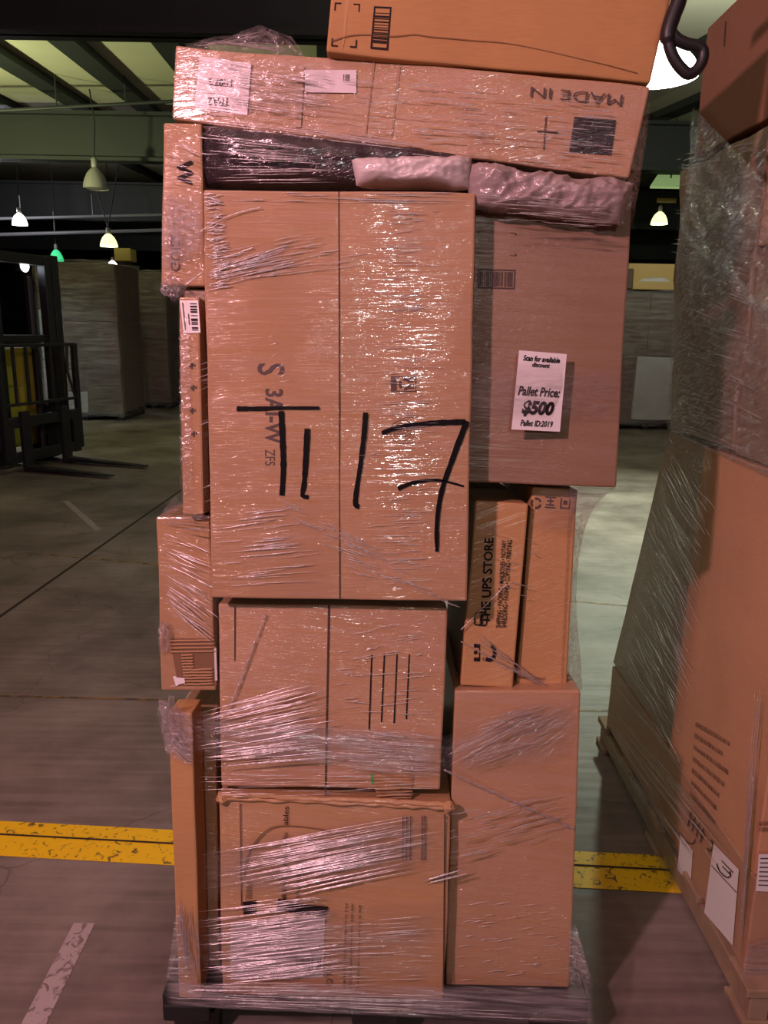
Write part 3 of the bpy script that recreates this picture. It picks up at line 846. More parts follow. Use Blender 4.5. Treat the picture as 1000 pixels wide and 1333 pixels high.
# tall right carton
sr = S(0.0)
q = [(622, 350), (671, 351), (670, 376), (622, 375)]
rects('barcode', q, frame_rects(0.03, 0.06) + bars(5, 20, 0.12, 0.88, 0.05, 0.95), sr, M_INK2, rta)
corner_marks([(622, 300), (672, 303), (672, 333), (622, 331)], sr, rta, 0.16, 0.03, M_INK2)

# carton with four lines
sk = S(-0.012)
rects('seam_shade_line', [(427, 788), (430, 788), (425, 1040), (422.5, 1040)], [(0, 0, 1, 1)], sk, M_SEAM, clow)
for (x0, y0, x1, y1) in ((484, 852, 480.5, 950), (500.5, 852, 496.5, 940), (517, 852, 513, 942), (533, 852, 529, 936)):
    rects('print_line', [(x0 - .9, y0), (x0 + .9, y0), (x1 + .9, y1), (x1 - .9, y1)], [(0, 0, 1, 1)], sk, M_INK, clow)
panel('tape', [(284, 789), (327, 790), (326, 1022), (290, 1022)], S(-0.012, .0008), simple('tape_on_board', (0.40, 0.23, 0.12), 0.35), clow) if False else None
rects('crease', [(305, 790), (306.5, 790), (306, 860), (305, 860)], [(0, 0, 1, 1)], sk, M_SEAM, clow)
# torn corrugation patches: rows of real ridges
M_RIDGE = simple('torn_corrugation', (0.40, 0.235, 0.125), 0.85)
def corrugation(quad, rows, pl, par, mask=None, rad=0.0022):
    m = MB()
    for k in range(rows):
        v = (k + .5) / rows
        u0, u1 = (0.0, 1.0)
        if mask: u0, u1 = mask(v)
        pts = [pl(*quad_uv(quad, u0 + (u1 - u0) * i / 8, v + random.uniform(-.01, .01))) for i in range(9)]
        m.add(tube(pts, rad, 6))
    return m.build('torn_patch', M_RIDGE, par, 'torn patch baring the corrugation', smooth=True)
sm = S(0.012)
panel('torn_recess', [(221, 831), (280, 831), (282, 893), (232, 893)], S(0.012, .0006), simple('inner_liner', (0.20, 0.11, 0.06), 0.9), midl)
corrugation([(221, 832), (279, 831), (281, 850), (222, 851)], 4, sm, midl)
corrugation([(236, 851), (281, 850), (282, 892), (240, 893)], 11, sm, midl, lambda v: (0.0, 0.34 if v < .45 else 0.9))
rects('torn_edge', [(278.5, 843), (281.5, 843), (283, 886), (280, 886)], [(0, 0, 1, 1)], S(0.012, .003), M_LABELGLOSS, midl)
corrugation([(484, 1009), (540, 1008), (536, 1040), (492, 1042)], 8, S(-0.012), clow)
rects('paint_mark', [(482, 1008), (486, 1008), (488, 1020), (484, 1021)], [(0, 0, 1, 1)], S(-0.012, .003), M_GREEN, clow)

# store-name carton
su = S(0.03)
text('THE UPS STORE', [(625, 812), (631, 700), (643, 700), (638, 812)], su, M_INK, ups, bold=0.025)
text('SHIPPING \u2022 PACKING \u2022 MAILBOXES \u2022 NOTARY', [(645.5, 817), (653.5, 703), (659.5, 703), (652, 817)], su, M_INK, ups, bold=0.012)
text('SHREDDING \u2022 FAXING \u2022 COPYING \u2022 PRINTING', [(652.5, 817), (660.5, 703), (667, 703), (659, 817)], su, M_INK, ups, bold=0.012)
# shield emblem
sh = [(618, 813), (619, 800), (626, 797), (634, 800), (634, 808), (631, 814)]
stroke(sh + [sh[0]], 1.8, su, M_INK, ups, 'shield_emblem')
text('ups', [(624, 813), (625, 801), (632, 801), (631, 813)], su, M_INK, ups, 'shield_emblem', bold=0.02)
# big F with ring and arc
rects('print_mark', [(617, 838), (625, 838), (625, 861), (617, 861)], [(0, 0, 1, .22), (0, .78, 1, 1), (.0, .4, .55, .58), (.82, 0, 1, 1)], su, M_INK, ups)
text('0', [(628, 860), (628, 856), (633, 856), (633, 860)], su, M_INK2, ups)
ring(637, 850, 5, 9.5, su, M_INK, ups, 'print_mark', 14, -1.3, 2.2, 1.25)
# icon carton
si = S(0.055)
def tri_arrows(cx, cy, r, pl, par):
    for k in range(3):
        ring(cx, cy, r * .6, r, pl, M_INK2, par, 'care_icon', 6, k * 2.094 + .3, k * 2.094 + 1.8)
tri_arrows(695 + 3, 655, 7.5, si, icon)
rects('care_icon', [(710, 646), (724, 647), (723, 662), (709, 661)], [(0, 0, 1, .12), (0, .88, 1, 1), (.45, .1, .58, .7), (.2, .3, .8, .45), (.1, .65, .9, .78)], si, M_INK2, icon)
rects('care_icon', [(730, 648), (743, 649), (742, 663), (729, 662)], [(0, 0, .14, 1), (.86, 0, 1, 1), (0, .86, 1, 1), (.3, .2, .7, .6)], si, M_INK2, icon)
greek([(674, 879), (716, 882), (715, 887), (673, 884)], si, M_INK2, icon, 1, 4)

# big bottom right carton
sb = S(0.012)
rects('barcode', [(686, 1300), (731, 1300), (730, 1312), (685, 1312)], frame_rects(0.03, 0.1) + bars(8, 18, 0.15, 0.9, 0.12, 0.88), sb, M_INK2, lowr)

# battered front carton
sq = S(D_FRONT, 0.0042); sq2 = S(D_FRONT, 0.0056)
rects('seam_shade_line', [(312, 1046), (313.2, 1046), (315, 1180), (313.8, 1180)], [(0, 0, 1, 1)], sq, M_SEAM, front)
panel('shipping_label', [(300, 1200), (423, 1194), (421, 1272), (300, 1276)], sq, M_LABELGLOSS, front, 'white paper label under film')
rects('barcode', [(385, 1248), (419, 1247), (418, 1262), (385, 1263)], bars(31, 14, 0, 1, 0, 1), sq2, M_INK2, front)
rects('print_panel', [(362, 1170), (428, 1178), (424, 1194), (360, 1190)], [(0, 0, .35, .8), (.35, .15, 1, .9)], sq, M_INK, front)
rects('print_panel', [(316, 1174), (334, 1172), (334, 1190), (317, 1190)], [(0, 0, 1, .4), (0, .5, 1, 1)], sq, M_INK, front)
greek([(318, 1170), (320, 1145), (331, 1145), (330, 1170)], sq, M_INK2, front, 1, 8)
text('ables', [(368, 1074), (369, 1050), (376, 1050), (375, 1074)], sq, M_INK, front)
greek([(366, 1172), (368, 1080), (376, 1080), (374, 1172)], sq, M_INK, front, 1, 5)
greek([(384, 1172), (387, 1120), (394, 1120), (391, 1172)], sq, M_INK2, front, 1, 6)
for (x, y0, y1) in ((446, 1172, 1286), (454, 1166, 1286), (464, 1170, 1286)):
    greek([(x, y1), (x + 3, y0), (x + 7, y0), (x + 4, y1)], sq, M_INK2, front, 1, x)
text('QTY', [(425, 1284), (425, 1256), (433, 1256), (433, 1284)], sq, M_INK2, front)
for x in (524, 529, 534, 549, 553):
    rects('print_line', [(x, 1062), (x + 1.4, 1062), (x + .8, 1120), (x - .6, 1120)], [(0, 0, 1, 1)], sq, M_INK2, front)
stroke([(318, 1142), (322, 1118), (330, 1100), (344, 1084), (360, 1076), (390, 1076), (430, 1082), (452, 1090)], 2.6, sq, simple('scuffed_edge', (0.21, 0.12, 0.06), 0.9), front, 'tear_edge', 1.2)
rects('seam_shade_line', [(578.6, 1060), (580.4, 1060), (578, 1302), (576.4, 1302)], [(0, 0, 1, 1)], sq, M_SEAM, front)  # painted dark line for the shade along the carton's right edge
# crushed lip along its top
lip = MB()
for off, rad in ((0, .006), (4, .005)):
    pts = [on_s(284 + (588 - 284) * i / 30, 1034 + off + 13 * i / 30 + random.uniform(-1.2, 1.2), D_FRONT - 0.004) for i in range(31)]
    lip.add(tube(pts, [rad * random.uniform(.75, 1.2) for _ in pts], 8))
lip.build('crushed_lip', M_FRONT, front, smooth=True)
for (cx, cy, rr) in ((289, 1040, .012), (584, 1050, .013)):
    c = on_s(cx, cy, D_FRONT - .004)
    vs, fs = lathe([(0.0005, -rr), (rr * .7, -rr * .7), (rr, 0), (rr * .7, rr * .7), (0.0005, rr)], 10)
    link('crushed_corner', [v + c + noise.noise_vector((v + c) * 90) * .004 for v in vs], fs, M_FRONT, front)
# white patch of paper and yellow scrap caught under the film at left
rects('paper_scrap', [(225, 880), (240, 882), (241, 890), (229, 893)], [(0, 0, .3, 1), (.3, .1, 1, .9)], S(0.012, .004), M_PAPER, midl)

# ================================================================== PRICE LABEL (stuck on taut film, standing off the carton)
lq = [(676, 456), (738, 461), (729, 562), (666, 559)]
def slab(x, y, e=0.0):
    u = (x - 670) / 66.0
    return on_s(x, y, -0.040 + 0.012 * u - e)
n = 10
vs, fs = [], []
for j in range(n + 1):
    for i in range(n + 1):
        vs.append(slab(*quad_uv(lq, i / n, j / n)))
for j in range(n):
    for i in range(n):
        a = j * (n + 1) + i; fs.append([a, a + n + 1, a + n + 2, a + 1])
plab = link('price_label', vs, fs, M_PAPER, base=slab(700, 560))
sd = plab.o.modifiers.new('thickness', 'SOLIDIFY'); sd.thickness = 0.0005; sd.offset = -1
tag(plab, 'white label reading Pallet Price $500 on the tall right carton', 'price label')
pl1 = lambda x, y: slab(x, y, 0.0012)
def lt(body, u0, v0, u1, v1, bold, shear=0.22):
    text(body, [quad_uv(lq, u0, v0), quad_uv(lq, u1, v0), quad_uv(lq, u1, v1), quad_uv(lq, u0, v1)], pl1, M_INK, plab, bold=bold, shear=shear, spacing=1.0)
lt('Scan for available', 0.10, 0.052, 0.87, 0.125, 0.034)
lt('discount', 0.30, 0.135, 0.67, 0.195, 0.034)
lt('Pallet Price:', 0.06, 0.445, 0.93, 0.565, 0.026)
lt('$500', 0.17, 0.62, 0.84, 0.825, 0.055)
lt('Pallet ID:2019', 0.17, 0.87, 0.84, 0.95, 0.026)

# ================================================================== BLACK STRAP beside the topmost carton
def at_strap(x, y): return on_y(x, y, 1.50)
sp = [(884, -60), (886, -25), (884, 0), (876, 22), (870, 42), (871, 58), (877, 75), (886, 88), (896, 96), (906, 92), (914, 80), (915, 66), (907, 60), (894, 57), (882, 51), (874, 42), (872, 34)]
pts = []
for i in range(len(sp) - 1):
    for k in range(5):
        t_ = k / 5
        p0, p1, p2, p3 = sp[max(0, i - 1)], sp[i], sp[i + 1], sp[min(len(sp) - 1, i + 2)]
        pts.append(tuple(0.5 * ((2 * p1[c]) + (-p0[c] + p2[c]) * t_ + (2 * p0[c] - 5 * p1[c] + 4 * p2[c] - p3[c]) * t_ * t_ + (-p0[c] + 3 * p1[c] - 3 * p2[c] + p3[c]) * t_ ** 3) for c in (0, 1)))
P3 = [at_strap(*p) for p in pts]
zt = top.matrix_world_cache
P3 = [Vector((0.50, 1.62, 2.262)), Vector((0.555, 1.56, 2.262))] + P3[3:]
strap = link('strap', *tube(P3, [0.0100 if i > 22 else 0.0135 for i in range(len(P3))], 10), M_BLACK, base=P3[0], smooth=True)
tag(strap, 'black strap with a loop hanging beside the topmost carton', 'strap')

# ================================================================== STRETCH FILM OF THE MAIN LOAD
wrap = empty('stretch_wrap', (0, 1.36, 0.15))
tag(wrap, 'clear stretch film wound around the tall price-tagged load', 'plastic wrap')
def sheet(quad, d, mat, nu=40, nv=14, amp=0.004, freq=30, bulge=0.0, name='film_sheet', ang=0.0, parent=None, pf=None, seed=0.0, smooth=True, fade=(0.12, 0.3)):
    vs, fs = [], []
    dd = d if isinstance(d, (list, tuple)) else [d] * 4
    for j in range(nv + 1):
        for i in range(nu + 1):
            u, v = i / nu, j / nv
            dep = (dd[0] * (1 - u) + dd[1] * u) * (1 - v) + (dd[3] * (1 - u) + dd[2] * u) * v
            x, y = quad_uv(quad, u, v)
            q = noise.noise(Vector((x / 1000 * freq, y / 1000 * freq * 2.5, seed + quad[0][0])))
            e = math.sin(math.pi * u) * math.sin(math.pi * v)
            p = (pf(x, y, dep) if pf else on_s(x, y, dep)) + (S_N if not pf else Vector((-1, 0, 0))) * (amp * q + bulge * e)
            vs.append(p)
    for j in range(nv):
        for i in range(nu):
            a = j * (nu + 1) + i; fs.append([a, a + nu + 1, a + nu + 2, a + 1])
    t = link(name, vs, fs, mat, parent or wrap, smooth=smooth)
    if fade:
        at = t.o.data.attributes.new('thin', 'FLOAT', 'POINT')
        vals = []
        for j in range(nv + 1):
            for i in range(nu + 1):
                u, v = i / nu, j / nv
                q = noise.noise(Vector((u * 7, v * 5, seed + quad[0][1]))) * .5 + .5
                eu = min(1, min(u, 1 - u) / max(1e-6, fade[0])) if fade[0] else 1
                ev = min(1, min(v, 1 - v) / max(1e-6, fade[1])) if fade[1] else 1
                e_ = eu * ev
                vals.append(1 - min(1.0, e_ * (0.55 + q)))
        at.data.foreach_set('value', vals)
    return t
STR = MB()
def strands(A, B, n, d, rmin=0.0004, rmax=0.0011, frag=(0.15, 0.9), jit=3.0, target=None, bow=0.0, pf=None, sk=0.0):
    """drawn-out ridges of film between the picture segments A and B"""
    tgt = target or STR
    dA, dB = d if isinstance(d, (list, tuple)) else (d, d)
    for _ in range(n):
        t0 = random.random(); t1 = min(1, max(0, t0 + random.gauss(0, 0.05) + sk))
        a = (A[0][0] + (A[1][0] - A[0][0]) * t0, A[0][1] + (A[1][1] - A[0][1]) * t0 + random.gauss(0, jit) * .4)
        b = (B[0][0] + (B[1][0] - B[0][0]) * t1, B[0][1] + (B[1][1] - B[0][1]) * t1 + random.gauss(0, jit) * .4)
        ln = random.uniform(*frag); s0 = random.uniform(0, 1 - ln); s1 = s0 + ln
        k = 6; pts = []; rs = []
        r = random.uniform(rmin, rmax)
        for i in range(k + 1):
            s_ = s0 + (s1 - s0) * i / k
            x = a[0] + (b[0] - a[0]) * s_; y = a[1] + (b[1] - a[1]) * s_ + bow * math.sin(math.pi * s_) + random.gauss(0, .25)
            dep = dA + (dB - dA) * s_
            pts.append(pf(x, y, dep) if pf else on_s(x, y, dep))
            rs.append(max(0.00012, r * math.sin(math.pi * (0.04 + 0.92 * i / k))))
        tgt.add(tube(pts, rs, 5))

# crown over the flat carton, loose crumple on top
sheet([(226, 60), (440, 78), (430, 150), (226, 150)], [0.035, 0.02, 0.02, 0.035], M_FILM, 40, 14, 0.004, 40)
def crumple(px0, px1, ybase, ytop, d, seed, n=44, m=12):
    vs, fs = [], []
    for j in range(m + 1):
        for i in range(n + 1):
            u, v = i / n, j / m
            x = px0 + (px1 - px0) * u
            prof = ytop(u)
            y = ybase(u) + (prof - ybase(u)) * v
            q = noise.noise(Vector((u * 9, v * 3.2, seed))) + .5 * noise.noise(Vector((u * 21, v * 7, seed + 3)))
            dep = d + 0.02 + 0.10 * v
            p = on_s(x + q * 5 * v, y + q * 3 * v, dep + 0.035 * q * min(1, v * 3))
            vs.append(p)
    for j in range(m):
        for i in range(n):
            a = j * (n + 1) + i; fs.append([a, a + 1, a + n + 2, a + n + 1])
    return link('loose_film', vs, fs, M_FILM_CRUMPLE, wrap, smooth=True)
def yt(u):
    pk = [(0, 70), (.08, 58), (.25, 48), (.45, 44), (.6, 31), (.72, 40), (.85, 47), (1, 78)]
    for (a, b) in zip(pk, pk[1:]):
        if a[0] <= u <= b[0]:
            k = (u - a[0]) / (b[0] - a[0]); return a[1] + (b[1] - a[1]) * k
    return 78
crumple(232, 405, lambda u: 62 + 24 * u, yt, 0.03, 2.0)
crumple(250, 400, lambda u: 64 + 22 * u, lambda u: yt(u) + 6, 0.06, 6.0)
# right end of the flat carton
sheet([(835, 112), (852, 116), (824, 300), (806, 296)], [-0.025, 0.05, 0.05, -0.02], M_FILM_MILK, 10, 40, 0.006, 60)
# taut film bridging from the marked carton over the recess to the right carton, carries the label
sheet([(614, 470), (815, 476), (808, 550), (610, 545)], [D_C - .002, -0.006, -0.006, D_C - .002], M_FILM, 30, 8, 0.0006, 20, name='film_band')
# under the tall right carton: film drawn from its corner down to the store-name cartons
sheet([(700, 634), (803, 634), (752, 700), (690, 690)], [0.0, -0.004, 0.05, 0.03], M_FILM, 26, 20, 0.002, 30)
sheet([(752, 690), (800, 634), (801, 636), (752, 900)], [0.05, 0.0, 0.0, 0.03], M_FILM, 16, 30, 0.001, 30) if False else None
# curved web of film right of the icon carton
def web():
    vs, fs = [], []
    n = 30
    for j in range(n + 1):
        v = j / n
        y = 634 + (898 - 634) * v
        xo = 752 + 51 * math.exp(-v * 9.0) + 2 * math.sin(v * 9)
        if v > .72: xo += (v - .72) / .28 * 5
        xi = 742 - 12 * v
        for k in range(7):
            u = k / 6
            vs.append(on_s(xi + (xo - xi) * u, y, 0.045 + 0.10 * u * (0.3 + v) * (1 if v > .15 else v / .15)))
    for j in range(n):
        for k in range(6):
            a = j * 7 + k; fs.append([a, a + 7, a + 8, a + 1])
    return link('film_web', vs, fs, M_FILM_MILK, wrap, smooth=True)
web()
# left: film spanning from the W carton to the flat barcode carton, knotted wad
sheet([(210, 240), (264, 244), (264, 330), (209, 372)], [0.012, -0.03, -0.03, 0.012], M_FILM_MILK, 20, 24, 0.002, 30)
sheet([(209, 372), (264, 345), (234, 388), (228, 400)], [0.012, -0.05, -0.022, 0.02], M_FILM, 16, 12, 0.002, 40)
def wad(cx, cy, d, rx, ry, seed, mat=M_FILM_CRUMPLE, amp=.6):
    c = on_s(cx, cy, d); vs, fs = [], []
    n, m = 22, 14
    for j in range(m + 1):
        for i in range(n):
            a = 2 * math.pi * i / n; b = math.pi * j / m
            dv = Vector((math.cos(a) * math.sin(b), math.sin(a) * math.sin(b), math.cos(b)))
            q = 1 + amp * noise.noise(dv * 2.6 + Vector((seed, 0, 0))) + .35 * noise.noise(dv * 7 + Vector((seed, 3, 0)))
            vs.append(c + Vector((dv.x * rx * q, dv.y * rx * .6 * q, dv.z * ry * q)))
    for j in range(m):
        for i in range(n):
            i2 = (i + 1) % n
            fs.append([j * n + i, j * n + i2, (j + 1) * n + i2, (j + 1) * n + i])
    return link('film_wad', vs, fs, mat, wrap, smooth=False)
wad(222, 374, 0.0, 0.016, 0.017, 1)
wad(213, 830, 0.0, 0.012, 0.03, 4)
wad(808, 264, -0.03, 0.016, 0.026, 9)
wad(222, 940, -0.045, 0.018, 0.05, 14)
# left edge sliver of the flat barcode carton
sheet([(232, 384), (246, 392), (252, 668), (234, 670)], [-0.024, -0.026, -0.026, -0.024], M_FILM_CRUMPLE, 8, 60, 0.0015, 90)
sheet([(232, 640), (240, 660), (214, 676), (203, 674)], [-0.01, -0.01, 0.0, 0.005], M_FILM, 12, 10, 0.001, 40)
# waist: bunched bands drawn together
sheet([(247, 925), (585, 955), (585, 1012), (250, 985)], [-0.036, -0.03, -0.032, -0.036], M_FILM_MILK, 60, 12, 0.003, 25, name='bunched_band')
sheet([(575, 958), (757, 902), (745, 985), (575, 1010)], [-0.034, 0.0, 0.0, -0.034], M_FILM_DIAG, 40, 14, 0.002, 25, name='bunched_band')
sheet([(218, 926), (250, 960), (250, 1000), (222, 978)], [-0.036, -0.045, -0.04, -0.036], M_FILM_MILK, 16, 12, 0.003, 50)
# rope of film running down to the right edge, and another up to the store-name carton
def rope(p0, p1, d0, d1, r=0.0035, n=40, sag=0):
    pts = []
    for i in range(n + 1):
        s_ = i / n
        x = p0[0] + (p1[0] - p0[0]) * s_; y = p0[1] + (p1[1] - p0[1]) * s_ + sag * math.sin(math.pi * s_)
        pts.append(on_s(x, y, d0 + (d1 - d0) * s_))
    link('film_rope', *tube(pts, [r * random.uniform(.5, 1.25) for _ in pts], 7), M_FILM_MILK, wrap, smooth=True)
rope((578, 1002), (745, 1078), -0.034, 0.0, 0.0032)
rope((600, 820), (660, 760), 0.02, 0.02, 0.0016)
rope((600, 835), (712, 895), 0.02, 0.02, 0.0020)
rope((296, 930), (345, 800), -0.02, -0.02, 0.0026)
rope((240, 372), (330, 322), -0.05, -0.066, 0.0016, sag=-6)
rope((262, 300), (340, 270), -0.066, -0.066, 0.0014, sag=-5)
# skirt over the pallet
sheet([(214, 1278), (771, 1284), (776, 1336), (216, 1310)], -0.05, M_FILM_MILK, 70, 12, 0.002, 30, name='film_skirt', fade=(.02, .12))
sheet([(232, 1160), (262, 1290), (262, 1300), (214, 1284)], [-0.036, -0.036, -0.05, -0.05], M_FILM_MILK, 14, 20, 0.002, 40, name='film_skirt', fade=(.05, .1))
sheet([(741, 1195), (748, 1195), (776, 1290), (738, 1300)], [0.005, 0.012, -0.04, 0.0], M_FILM_MILK, 14, 20, 0.003, 50, name='film_skirt')

# thin cloudy layers low on the load
sheet([(256, 1185), (584, 1175), (582, 1292), (260, 1290)], -0.034, M_FILM, 50, 14, 0.002, 25, name='film_band', fade=(.1, .35))
sheet([(204, 905), (252, 930), (252, 1000), (216, 985)], [-0.02, -0.05, -0.046, -0.04], M_FILM_MILK, 18, 14, 0.005, 60, fade=(.06, .12))
sheet([(262, 1100), (580, 1052), (582, 1130), (262, 1178)], -0.033, M_FILM, 50, 12, 0.003, 25, name='film_band', fade=(.15, .35))
# drawn-out ridges
e = -0.004
strands(((268, 330), (272, 372)), ((400, 300), (520, 340)), 36, D_C + e, frag=(.1, .5))
strands(((263, 250), (267, 380)), ((290, 250), (310, 372)), 110, D_C + e, frag=(.2, .8), rmax=.0012)
strands(((268, 350), (270, 372)), ((380, 310), (420, 345)), 30, D_C + e, frag=(.2, .8), rmax=.0013)
strands(((250, 455), (256, 700)), ((360, 420), (420, 640)), 90, [-0.03, D_C + e], frag=(.12, .5))
strands(((206, 690), (214, 790)), ((284, 720), (288, 850)), 46, [0.006, -0.02], frag=(.25, .9), rmax=.0013)
strands(((206, 672), (210, 690)), ((276, 668), (280, 690)), 14, [0.006, -0.05])
strands(((278, 670), (286, 770)), ((420, 655), (440, 760)), 46, D_C + e, frag=(.15, .6))
strands(((350, 640), (440, 740)), ((470, 700), (600, 790)), 60, D_C + e, frag=(.08, .35))
strands(((250, 930), (258, 1000)), ((420, 880), (460, 985)), 90, -0.04, frag=(.2, .8), rmax=.0014)
strands(((252, 1000), (262, 1040)), ((560, 1000), (585, 1030)), 50, -0.04, frag=(.05, .25))
strands(((262, 1110), (266, 1170)), ((560, 1058), (585, 1105)), 54, -0.034, frag=(.2, .75), rmax=.0016)
strands(((330, 1135), (340, 1175)), ((530, 1095), (560, 1130)), 26, -0.034, frag=(.4, .95), rmin=.0008, rmax=.0022)
strands(((256, 1180), (262, 1285)), ((430, 1160), (470, 1262)), 150, -0.036, frag=(.15, .7), rmax=.0014)
strands(((258, 1215), (262, 1285)), ((560, 1190), (590, 1280)), 60, -0.036, frag=(.06, .3))
strands(((216, 1284), (218, 1306)), ((560, 1290), (774, 1330)), 60, -0.054, frag=(.1, .5), rmax=.0013)
strands(((582, 1060), (584, 1120)), ((742, 1030), (745, 1085)), 60, [-0.03, 0.005], frag=(.06, .35))
strands(((582, 945), (584, 1010)), ((740, 905), (752, 960)), 42, [-0.036, 0.004], frag=(.1, .5))
strands(((584, 1180), (584, 1300)), ((736, 1160), (740, 1290)), 46, 0.004, frag=(.04, .2))
strands(((548, 1146), (552, 1152)), ((610, 1130), (616, 1136)), 3, [-0.03, -0.02], frag=(.8, .98), rmin=.0022, rmax=.0030)
strands(((430, 830), (430, 930)), ((560, 800), (575, 930)), 44, -0.017, frag=(.05, .3))
strands(((600, 800), (604, 850)), ((690, 880), (730, 900)), 26, [0.0, 0.02], frag=(.1, .5))
strands(((622, 660), (640, 780)), ((700, 700), (735, 790)), 16, [0.02, 0.04], frag=(.1, .3))
strands(((232, 66), (236, 150)), ((440, 100), (520, 190)), 80, [0.03, 0.01], frag=(.06, .4))
strands(((440, 100), (450, 190)), ((800, 130), (825, 225)), 130, [0.01, -0.032], frag=(.03, .16))
strands(((228, 150), (236, 172)), ((560, 190), (640, 215)), 30, [0.03, -0.01], frag=(.2, .6))
strands(((252, 172), (258, 240)), ((400, 190), (470, 236)), 46, [-0.005, -0.015], frag=(.15, .6), rmax=.0013)
strands(((210, 170), (214, 235)), ((262, 190), (264, 240)), 30, [0.012, -0.005], frag=(.1, .5))
strands(((270, 246), (270, 262)), ((600, 252), (615, 268)), 24, D_C + e, frag=(.05, .3))
strands(((612, 246), (620, 290)), ((790, 262), (815, 300)), 46, [-0.075, -0.075], frag=(.05, .4))
# fine ridges clustered to shape the white lamp's reflected streak on the marked carton
for k in range(170):
    y = random.uniform(262, 770); x = 530 - (y - 260) * 0.012 + random.gauss(0, 16)
    ln = random.uniform(6, 30)
    strands(((x - ln, y), (x - ln, y + 1)), ((x + ln, y - 1), (x + ln, y)), 1, D_C + e, frag=(.8, .98), rmin=.0003, rmax=.0008)
strands(((228, 1170), (258, 1180)), ((236, 1284), (262, 1290)), 40, -0.04, frag=(.2, .7))
strands(((218, 930), (222, 975)), ((246, 960), (250, 1000)), 30, -0.046, frag=(.2, .8))
strands(((584, 960), (584, 1005)), ((700, 912), (754, 908)), 22, [-0.036, 0.004], frag=(.2, .6), rmin=.0003, rmax=.0008)
strands(((426, 945), (430, 1010)), ((575, 960), (580, 1012)), 90, -0.034, frag=(.06, .4))
strands(((240, 64), (270, 50)), ((340, 40), (400, 76)), 26, [0.03, 0.08], frag=(.2, .7))
STR.build('film_ridges', M_STRAND, wrap, smooth=True).o['kind'] = 'stuff'

# ================================================================== RIGHT-HAND LOAD (its long side runs away from us)
XR = 0.84
rp_ = empty('pallet', (XR + 0.5, 2.05, 0))
tag(rp_, 'wooden pallet under the film-wrapped load at right', 'pallet')
for y in (1.47, 1.76, 2.05, 2.34, 2.62):
    bevel(MB().box(XR + 0.5, y, 0.095, 1.02, 0.10, 0.022).build('deck_board', M_WOOD, rp_), 0.003)
for x in (XR + 0.025, XR + 0.5, XR + 0.975):
    bevel(MB().box(x, 2.045, 0.052, 0.045, 1.24, 0.064).build('stringer', M_WOOD, rp_), 0.003)
for y in (1.47, 2.05, 2.62):
    bevel(MB().box(XR + 0.5, y, 0.011, 1.02, 0.10, 0.018).build('bottom_board', M_WOOD, rp_), 0.003)

def wbox3(name, label, x0, x1, y0, y1, z0, z1, mat, amp=0.003, n=8, lean=(0, 0), cat='cardboard box'):
    lx, ly = lean; fy_ = 0 if ly else 1
    c = [(x0 + lx, y0, z1), (x1 + lx, y0, z1), (x1, y0, z0), (x0, y0, z0), (x0 + lx, y1 + ly, z1), (x1 + lx, y1 + ly, z1), (x1, y1, z0), (x0, y1, z0)]
    vs, fs = hexa(c, n, amp, 6, x0 + y0 * 3)
    t = link(name, vs, fs, mat, base=((x0 + x1) / 2, (y0 + y1) / 2, z0))
    bevel(t, 0.004)
    return tag(t, label, cat)
M_SIDE_LOW = cardboard('low_side_board', (0.44, 0.25, 0.14), 0.6, 18, 0.9, 0.6, 0.16, 0.12, axis=0)
ra = wbox3('shipping_carton', 'low brown carton with two white labels at the foot of the right load', XR + .004, XR + .9, 1.475, 2.60, 0.107, 0.345, M_SIDE_LOW)
rb = wbox3('shipping_carton', 'large brown carton printed with lines of text on the right load', XR + .004, XR + .9, 1.49, 2.02, 0.347, 1.24, M_SIDE_BARE, lean=(0.0, 0.0))
rc_ = wbox3('shipping_carton', 'shaded wrapped carton behind the text-printed carton on the right load', XR + .01, XR + .9, 2.026, 2.62, 0.347, 1.24, M_SIDE, lean=(.0, -.32))
rd = wbox3('shipping_carton', 'wrapped carton in the upper middle of the right load', XR + .012, XR + .9, 1.40, 1.86, 1.245, 1.72, M_SIDE)
rd2 = wbox3('shipping_carton', 'silvery film-covered carton at the upper back of the right load', XR + .006, XR + .9, 1.868, 2.28, 1.25, 1.985, M_SIDE, 0.012, 14, lean=(0, .14))
re_ = wbox3('shipping_carton', 'reddish carton corner showing under film near the top of the right load', XR + .008, XR + .9, 1.40, 1.862, 1.724, 1.985, M_SIDE_BARE)
rf = wbox3('shipping_carton', 'bare brown carton on top of the right load', XR + .004, XR + .9, 1.52, 2.31, 2.0, 2.325, cardboard('bare_side_board', (0.27, 0.14, 0.085), axis=0), 0.004)
X0 = lambda x, y: on_x(x, y, XR + .004 - 0.003)
X1 = lambda x, y: on_x(x, y, XR + .004 - 0.0045)
panel('shipping_label', [(886, 1086), (902, 1108), (899, 1154), (882, 1132)], X0, M_PAPER, ra, 'white paper label')
panel('shipping_label', [(929, 1098), (962, 1132), (954, 1231), (917, 1188)], X0, M_PAPER, ra, 'larger white paper label')
stroke([(933, 1124), (937, 1134), (946, 1142), (951, 1140), (950, 1134)], 1.6, X1, M_INK, ra, 'label_mark')
rects('print_line', [(929, 1098), (962, 1132), (954, 1231), (917, 1188)], [(0.02, .30, .98, .315), (.35, .1, .8, .12), (.4, .16, .75, .18)], X1, M_INK2, ra)
q = [(899, 1056), (927, 1090), (922, 1110), (895, 1074)]
rects('print_mark', q, [(.0, .0, .05, 1), (.2, .0, .24, 1), (.4, 0, .44, 1), (.6, 0, .64, 1), (.0, .3, .7, .36), (0, .6, .7, .66)], X0, M_INK2, ra)
stroke([(884, 1083), (893, 1095), (902, 1098), (905, 1092)], 1.5, X0, M_INK2, ra, 'print_mark')
